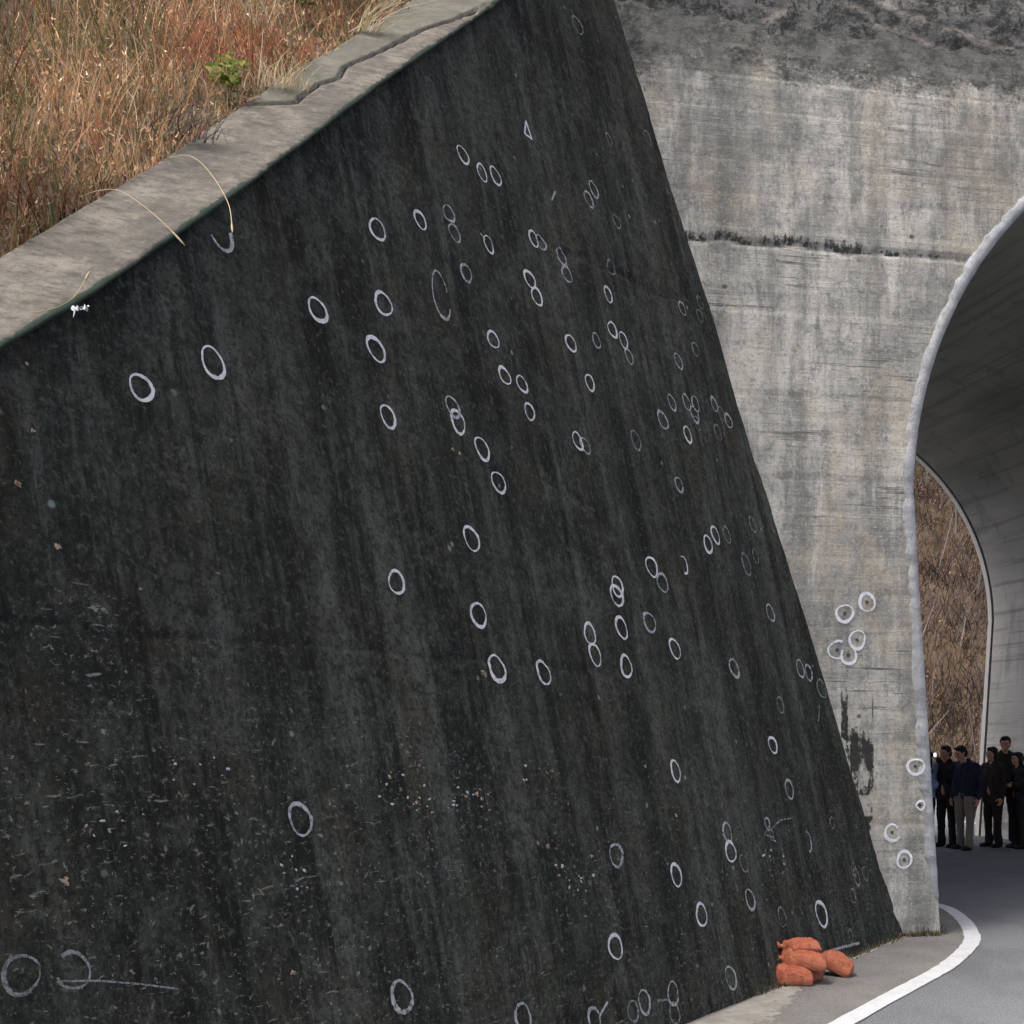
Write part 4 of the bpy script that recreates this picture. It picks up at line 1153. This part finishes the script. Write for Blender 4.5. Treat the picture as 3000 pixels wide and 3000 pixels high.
# ================================================================ SANDBAGS
def sandbag(loc, rz, L, Wd, Hh, label, neck_end=-1, seed=0, pitch=0.0, roll=0.0, neck_up=0.0):
    r = np.random.default_rng(seed)
    root = empty('sandbag', loc); root.rotation_euler = (roll, pitch, rz)
    tag(root, label, 'sandbag', 'orange sandbags at the foot of the wing wall')
    nu, nv = 56, 40
    u = np.linspace(-1, 1, nu); v = np.linspace(-1, 1, nv)
    Uu, Vt = np.meshgrid(np.sign(u) * np.abs(u) ** 0.85, np.sign(v) * np.abs(v) ** 0.8, indexing='ij')
    cin = np.where(Uu * neck_end > 0, sstep(1.0, 0.62, np.abs(Uu)), 1.0)         # gathered towards the neck
    xx = Uu * L / 2 * (1 - 0.05 * Vt ** 2) + 0.006 * np.sin(Vt * 4 + seed)
    yy = Vt * Wd / 2 * (1 - 0.10 * (1 - Uu ** 2) * 0 - 0.06 * Uu ** 2) * (0.16 + 0.84 * cin)
    th_ = np.clip((1 - np.abs(Uu) ** 5) * (1 - np.abs(Vt) ** 3.6), 0, 1) ** 0.33
    th_ = np.maximum(th_, 0.30 * (1 - cin) * np.clip(1 - Vt ** 2, 0, 1))
    rid = lambda a, b, k: (1 - np.abs(2 * vn(a, b, k) - 1)) ** 3
    def crease(k):
        w_ = 0.022 * rid(Uu * 1.0 + 11, Vt * 2.6 - Uu * .9 + 7, seed + k) + 0.008 * rid(Uu * 4.5 + Vt + 3, Vt * 1.2 + 5, seed + k + 3)
        w_ = w_ + 0.006 * (fbm(Uu * 1.6 + 4, Vt * 1.6 + 8, seed + k + 7) - .5) * 2
        return w_ + 0.010 * np.cos(Vt * 11 + seed) * sstep(0.25, 0.95, Uu * neck_end)
    sag = 0.018 * (1 - np.cos(Uu * 1.9 + 0.5 * math.sin(seed))) * Hh / 0.15
    zt = Hh * (0.42 + 0.50 * th_) + (crease(0) - 0.008) * sstep(0.0, 0.4, th_) - sag
    zb = Hh * (0.42 - 0.52 * th_) + crease(40) * 0.4 * sstep(0.0, 0.4, th_) - sag * 0.6
    zb = np.maximum(zb, 0.002); zt = np.maximum(zt, zb + 0.001)
    Va = np.stack([xx, yy, zt], 2).reshape(-1, 3); Vb_ = np.stack([xx, yy, zb], 2).reshape(-1, 3)
    ids = np.arange(nu * nv).reshape(nu, nv)
    rim = np.concatenate([ids[:, 0], ids[-1, 1:], ids[-2::-1, -1], ids[0, -2:0:-1]])
    rim2 = np.roll(rim, -1); n0 = nu * nv
    fc = np.concatenate([grid_faces(nu, nv), grid_faces(nu, nv, flip=True) + n0, np.stack([rim, rim + n0, rim2 + n0, rim2], 1)])
    mesh_obj('sack', np.concatenate([Va, Vb_]), fc, M_BAG, root)
    # tied neck with flared mouth
    e = neck_end
    base = np.array([e * L / 2 * 0.97, 0, Hh * 0.36])
    nd = np.array([e * 1.0, 0, neck_up]); nd /= np.linalg.norm(nd)
    V_ = []
    for i, (t, rr) in enumerate([(-0.012, 0.030), (0.008, 0.017), (0.016, 0.0135), (0.026, 0.019), (0.044, 0.030), (0.058, 0.036), (0.050, 0.020)]):
        for k in range(16):
            a = 2 * PI * k / 16
            q = rr * (1 + 0.22 * math.cos(4 * a + seed) * (t > .02))
            V_.append(base + nd * t * L / .3 + np.array([0, math.cos(a) * q, math.sin(a) * q * 0.85]))
    mesh_obj('tied_neck', V_, [(i * 16 + k, i * 16 + (k + 1) % 16, (i + 1) * 16 + (k + 1) % 16, (i + 1) * 16 + k) for i in range(6) for k in range(16)], M_BAG, root)
    V_ = []
    for i in range(18):
        a = 2 * PI * i / 18
        for k in range(6):
            b = 2 * PI * k / 6
            rr = 0.0155 + 0.003 * math.cos(b)
            V_.append(base + nd * (0.016 * L / .3 + 0.003 * math.sin(b)) + np.array([0, math.cos(a) * rr, math.sin(a) * rr * .9]))
    mesh_obj('tie', V_, [(i * 6 + k, i * 6 + (k + 1) % 6, ((i + 1) % 18) * 6 + (k + 1) % 6, ((i + 1) % 18) * 6 + k) for i in range(18) for k in range(6)], M_TIE, root)


def sg_(x, y): return gnd(x, y)


b1 = sg_(2332, 2893)
G_ = 0.004
sandbag((b1[0], b1[1] + 0.085, G_), R(2), 0.27, 0.17, 0.145, 'plump orange sandbag lying on the ground in front of the stacked pair', -1, 2, neck_up=.2)
sandbag((b1[0] + 0.115, b1[1] + 0.19, G_), R(48), 0.27, 0.16, 0.15, 'orange sandbag at the bottom of the heap, mostly hidden, its tied neck poking out', -1, 5, neck_up=-.1)
sandbag((b1[0] + 0.085, b1[1] + 0.155, 0.108), R(-6), 0.32, 0.21, 0.145, 'creased orange sandbag on the second layer with a fold across it', -1, 9, pitch=R(6), neck_up=.3)
sandbag((b1[0] + 0.080, b1[1] + 0.205, 0.222), R(2), 0.265, 0.19, 0.09, 'flat orange sandbag lying on top of the heap', -1, 12, pitch=R(1), neck_up=.2)
b5 = sg_(2455, 2862)
sandbag((b5[0] - 0.012, b5[1] + 0.06, 0.034), R(-22), 0.25, 0.21, 0.14, 'short orange sandbag slumped at the end of the heap toward the arch', -1, 15, neck_up=.3, pitch=R(20))

# ================================================================ PEOPLE
def capsules(chains, sub=2):
    bm = bmesh.new()
    for ch in chains:
        for p, r in ch:
            r3 = r if isinstance(r, tuple) else (r, r, r)
            m = Matrix.Translation(Vector(p)) @ Matrix.Diagonal((*r3, 1))
            bmesh.ops.create_icosphere(bm, subdivisions=sub, radius=1.0, matrix=m)
        for (p, r), (q, s) in zip(ch[:-1], ch[1:]):
            r = r[0] if isinstance(r, tuple) else r; s = s[0] if isinstance(s, tuple) else s
            d = Vector(q) - Vector(p)
            if d.length < 1e-5: continue
            m = Matrix.Translation((Vector(p) + Vector(q)) / 2) @ d.to_track_quat('Z', 'Y').to_matrix().to_4x4()
            bmesh.ops.create_cone(bm, cap_ends=True, segments=14, radius1=r, radius2=s, depth=d.length, matrix=m)
    return bm


def organic(name, chains, voxel, mat, parent=None, smooth=3, wrinkle=0.0, flat=None):
    bm = capsules(chains)
    me = bpy.data.meshes.new(name); bm.to_mesh(me); bm.free()
    o = bpy.data.objects.new(name, me); col.objects.link(o)
    m = o.modifiers.new('r', 'REMESH'); m.mode = 'VOXEL'; m.voxel_size = voxel; m.use_smooth_shade = True
    m = o.modifiers.new('s', 'SMOOTH'); m.iterations = smooth; m.factor = 0.5
    dg = bpy.context.evaluated_depsgraph_get()
    nm = bpy.data.meshes.new_from_object(o.evaluated_get(dg))
    o.modifiers.clear(); o.data = nm; nm.name = name
    co = np.empty(len(nm.vertices) * 3, np.float32); nm.vertices.foreach_get('co', co); co = co.reshape(-1, 3)
    if wrinkle:
        no = np.empty(len(nm.vertices) * 3, np.float32); nm.vertices.foreach_get('normal', no); no = no.reshape(-1, 3)
        wv_ = fbm(co[:, 0] * 9 + co[:, 1] * 5 + 20, co[:, 2] * 13 + 3 * np.sin(co[:, 0] * 9), 7, 3) - 0.5
        co = co + no * (wv_ * wrinkle)[:, None]
    if flat is not None: co[:, 2] = np.maximum(co[:, 2], flat)
    nm.vertices.foreach_set('co', co.ravel().astype(np.float32)); nm.update()
    nm.materials.clear(); nm.materials.append(mat)
    nm.polygons.foreach_set('use_smooth', np.ones(len(nm.polygons), bool))
    if parent: o.parent = parent
    return o


def lerp(a, b, t): return tuple(x + (y - x) * t for x, y in zip(a, b))


def hand_chains(wr, el, side, palm_in):
    """palm plus five separate, slightly curled fingers hanging on from the forearm"""
    wr = np.array(wr); d = wr - np.array(el); d /= np.linalg.norm(d)
    f = np.array(palm_in, float); f -= d * (f @ d); f /= np.linalg.norm(f)       # towards the palm
    sd = np.cross(d, f) * side                                                    # towards the thumb
    ch = []
    for k in (-1.2, -0.4, 0.4, 1.2):
        ch.append([(tuple(wr + d * 0.01 + sd * k * 0.012), 0.017), (tuple(wr + d * 0.085 + sd * k * 0.021), 0.0125)])
    for k, L in ((-1.2, 0.062), (-0.4, 0.078), (0.4, 0.084), (1.2, 0.074)):
        a = wr + d * 0.085 + sd * k * 0.021
        b = a + (d * 0.9 + f * 0.25) * L * 0.5
        c_ = b + (d * 0.65 + f * 0.6) * L * 0.3
        e = c_ + (d * 0.3 + f * 0.9) * L * 0.25
        ch.append([(tuple(a), 0.0105), (tuple(b), 0.0095), (tuple(c_), 0.0085), (tuple(e), 0.0075)])
    a = wr + d * 0.025 + sd * 0.025
    ch.append([(tuple(a), 0.014), (tuple(a + (d * .6 + sd * .8 + f * .3) * 0.038), 0.0115), (tuple(a + (d * 1.5 + sd * 1.1 + f * .9) * 0.042), 0.009)])
    return ch


def person(loc, rz, height, label, jacket, trousers, arms, legs=None, hair='short', coat_len=0.86, bulk=1.0, lean=0.0, head_turn=0.0, head_pitch=0.0, skirt=False, hat=False):
    s = height / 1.72
    legs = legs or [((-0.095, 0.0, 0.92), (-0.11, -0.015, 0.49), (-0.12, 0.02, 0.085)), ((0.095, 0.0, 0.92), (0.11, -0.02, 0.49), (0.125, 0.01, 0.085))]
    hc = np.array([0, -0.035 - lean * .3, 1.60])
    def hd(p):                                            # head-local to body
        x, y, z = p
        y, z = y * math.cos(head_pitch) - z * math.sin(head_pitch), y * math.sin(head_pitch) + z * math.cos(head_pitch)
        x, y = x * math.cos(head_turn) - y * math.sin(head_turn), x * math.sin(head_turn) + y * math.cos(head_turn)
        return tuple(hc + np.array([x, y, z]))
    body = []
    body.append([(hd((0, 0.012, 0.035)), (0.076, 0.092, 0.082))])
    body.append([(hd((0, -0.012, -0.03)), (0.062, 0.072, 0.080))])
    body.append([(hd((0, -0.055, -0.085)), (0.034, 0.030, 0.024))])                       # chin
    body.append([(hd((0, -0.088, 0.0)), 0.012), (hd((0, -0.104, -0.028)), 0.015)])        # nose
    for k in (-1, 1):
        body.append([(hd((k * 0.078, 0.008, 0.012)), (0.012, 0.020, 0.030)), (hd((k * 0.074, 0.002, -0.02)), 0.011)])  # ears
        body.append([(hd((k * 0.034, -0.078, 0.03)), 0.016)])                              # brow
        body.append([(hd((k * 0.040, -0.060, -0.025)), 0.022)])                            # cheek
    body.append([(hd((-0.02, -0.082, -0.058)), 0.010), (hd((0.02, -0.082, -0.058)), 0.010)])   # mouth
    body.append([((0, 0.0, 1.40), 0.060), (tuple(hc + np.array([0, 0.02, -0.08])), 0.054)])
    body.append([((0, 0, 0.95), 0.11), ((0, 0, 1.12), 0.10), ((0, -lean * .1, 1.32), 0.11)])
    for k, (sh_, el, wr_, pin) in zip((-1, 1), arms):
        body.append([(sh_, 0.050), (el, 0.040), (wr_, 0.027)])
        body += hand_chains(wr_, el, -k, pin)
    for hp_, kn, an in legs:
        body.append([(hp_, 0.075), (kn, 0.052), (an, 0.036)])
        body.append([((an[0], an[1] + 0.015, 0.035), 0.032), ((an[0] * 1.1, an[1] - 0.13, 0.03), 0.028)])
    b = organic('person', [[(Vector(p) * s, (tuple(q * s for q in r) if isinstance(r, tuple) else r * s)) for p, r in c_] for c_ in body], 0.0075, M_SKIN, None, 2)
    b.location = loc; b.rotation_euler = (0, 0, rz)
    tag(b, label, 'person')

    def sc_(chs): return [[(tuple(Vector(p) * s), (tuple(q * s for q in r) if isinstance(r, tuple) else r * s)) for p, r in c_] for c_ in chs]
    u = bulk
    jk = []
    for k in (-1, 1):
        jk.append([((k * 0.085 * u, 0.0, coat_len), 0.105 * u), ((k * 0.080 * u, 0, 1.04), 0.112 * u), ((k * 0.085 * u, -lean * .05, 1.22), 0.118 * u), ((k * 0.075, -lean * .1, 1.36), 0.095)])
    jk.append([((0, 0.015, coat_len), 0.11 * u), ((0, 0.015, 1.10), 0.115 * u), ((0, 0.01 - lean * .1, 1.33), 0.12 * u)])
    jk.append([((-0.16, 0, 1.385), 0.070 * u), ((0, 0.01, 1.425), 0.075), ((0.16, 0, 1.385), 0.070 * u)])
    jk.append([((-.05, -.005, 1.465), 0.042), ((.05, -.005, 1.465), 0.042), ((0, .05, 1.475), 0.045), ((-.05, -.005, 1.465), 0.042)])   # collar
    for (sh_, el, wr_, pin) in arms:
        jk.append([(sh_, 0.074 * u), (lerp(sh_, el, .6), 0.064 * u), (el, 0.060 * u), (lerp(el, wr_, .55), 0.052 * u), (lerp(el, wr_, .96), 0.044)])
    organic('jacket', sc_(jk), 0.014, jacket, b, 3, 0.030)
    tr = []
    for hp_, kn, an in legs:
        tr.append([(hp_, 0.096 * u), (lerp(hp_, kn, .5), 0.085 * u), (kn, 0.070), (lerp(kn, an, .6), 0.064), ((an[0], an[1], 0.075), 0.066)])
    tr.append([((-0.06, 0.01, 0.95), 0.105 * u), ((0.06, 0.01, 0.95), 0.105 * u)])
    if skirt:
        tr.append([((-0.06, 0, 0.9), 0.12), ((-0.08, 0, 0.55), 0.15)]); tr.append([((0.06, 0, 0.9), 0.12), ((0.08, 0, 0.55), 0.15)])
    organic('trousers', sc_(tr), 0.013, trousers, b, 3, 0.026, flat=0.035)
    hr = [[(hd((0, 0.022, 0.060)), (0.084, 0.096, 0.078))], [(hd((0, 0.062, 0.0)), (0.076, 0.060, 0.078))],
          [(hd((0, -0.055, 0.098)), (0.060, 0.035, 0.026))]]
    for k in (-1, 1): hr.append([(hd((k * 0.066, 0.012, 0.045)), (0.022, 0.050, 0.042))])
    if hair == 'bob':
        for k in (-1, 1): hr.append([(hd((k * 0.068, 0.02, 0.02)), 0.034), (hd((k * 0.066, 0.025, -0.07)), 0.032)])
        hr.append([(hd((0, 0.07, 0.02)), 0.06), (hd((0, 0.065, -0.08)), 0.05)])
    organic('hair', sc_(hr), 0.009, M_HAIR, b, 2, 0.016)
    for hp_, kn, an in legs:
        organic('shoe', sc_([[((an[0], an[1] + 0.025, 0.045), 0.042), ((an[0] * 1.05, an[1] - 0.07, 0.042), 0.044), ((an[0] * 1.12, an[1] - 0.165, 0.032), 0.034)]]), 0.009, M_SHOE, b, 3, flat=0.004)
    for k in (-1, 1):
        organic('eye', sc_([[(hd((k * 0.032, -0.083, 0.004)), 0.011)]]), 0.004, M_EYE, b, 1)
    return b


DN = (0, -0.4, -1)
arm_down = lambda k, out=0.0: ((k * 0.185, 0, 1.375), (k * (0.245 + out), 0.03, 1.10), (k * (0.245 + out), -0.05, 0.86), (-k, 0, 0))
pk = lambda k: ((k * 0.185, 0, 1.375), (k * 0.27, 0.07, 1.12), (k * 0.20, -0.12, 0.98), (-k, 0, 0))     # hand at the pocket
fold = lambda k: ((k * 0.18, 0, 1.37), (k * 0.25, -0.02, 1.11), (-k * 0.02, -0.20, 1.13), (0, 1, -.3))
cam_arm = lambda k: ((k * 0.185, -0.02, 1.385), (k * 0.26, -0.20, 1.22), (k * 0.075, -0.33, 1.505), (-k, 0.2, 0))


def at(x, y):
    q = gnd(x, y); return (q[0], q[1], 0.0)


person(at(2712, 2478), R(-60), 1.66, 'person in a light blue jacket half hidden behind the arch jamb', M_BLUE, M_BLACK, (arm_down(-1, .03), pk(1)), bulk=1.08)
p1 = at(2774, 2482)
person(p1, R(-58), 1.66, 'person in black with dark trousers raising a small camera', M_BLACK, M_BLACK, (cam_arm(-1), cam_arm(1)), head_turn=0.0, bulk=1.05)
person(at(2830, 2489), R(-62), 1.66, 'stout person in a navy jacket and grey khaki trousers', M_NAVY, M_KHAKI,
       (arm_down(-1, 0.0), arm_down(1, 0.06)), bulk=1.22, coat_len=0.93, head_turn=R(-10), head_pitch=R(14), lean=0.3,
       legs=[((-0.10, 0, 0.92), (-0.12, -0.01, 0.49), (-0.14, 0.03, 0.085)), ((0.10, 0, 0.92), (0.13, -0.05, 0.49), (0.15, -0.09, 0.085))])
person(at(2910, 2482), R(-68), 1.64, 'person in a dark brown coat with bobbed hair beside the tall one', M_BROWN, M_BLACK, (pk(-1), arm_down(1)), hair='bob', coat_len=0.78, bulk=1.08)
person(at(2944, 2470), R(-12), 1.82, 'tall person in black standing behind the brown coat', M_BLACK, M_NAVY, (arm_down(-1), pk(1)), bulk=1.05, head_turn=R(-20))
person(at(2985, 2486), R(-80), 1.56, 'short person with bobbed hair in a long black coat beside the passage wall', M_BLACK, M_BROWN, (fold(-1), fold(1)), hair='bob', coat_len=0.62, bulk=1.08)

# camera held by the photographer
rz = R(-58)
s = 1.66 / 1.72
co_ = Vector((0, -0.385 * s, 1.575 * s)); co_.rotate(Matrix.Rotation(rz, 3, 'Z'))
cb = empty('compact_camera', (p1[0] + co_.x, p1[1] + co_.y, co_.z), rz)
tag(cb, 'small dark camera with a bright screen held up at eye height', 'camera')
bm = bmesh.new()
bmesh.ops.create_cube(bm, size=1.0, matrix=Matrix.Diagonal((0.12, 0.05, 0.08, 1)))
bmesh.ops.bevel(bm, geom=bm.edges[:], offset=0.008, segments=2, affect='EDGES')
me = bpy.data.meshes.new('body'); bm.to_mesh(me); bm.free(); me.materials.append(M_SHOE)
o = bpy.data.objects.new('body', me); col.objects.link(o); o.parent = cb
v, f = tube([(0, -0.02, 0), (0, -0.06, 0), (0, -0.075, 0)], [0.03, 0.03, 0.026], 16)
mesh_obj('lens', v, f, M_SHOE, cb)
v, f = box(0.058, 0.068, -0.018, 0.026, -0.028, 0.03)
mesh_obj('spot', v, f, M_GLOW, cb, smooth=False)  # small glowing white panel on the side face turned to the viewer
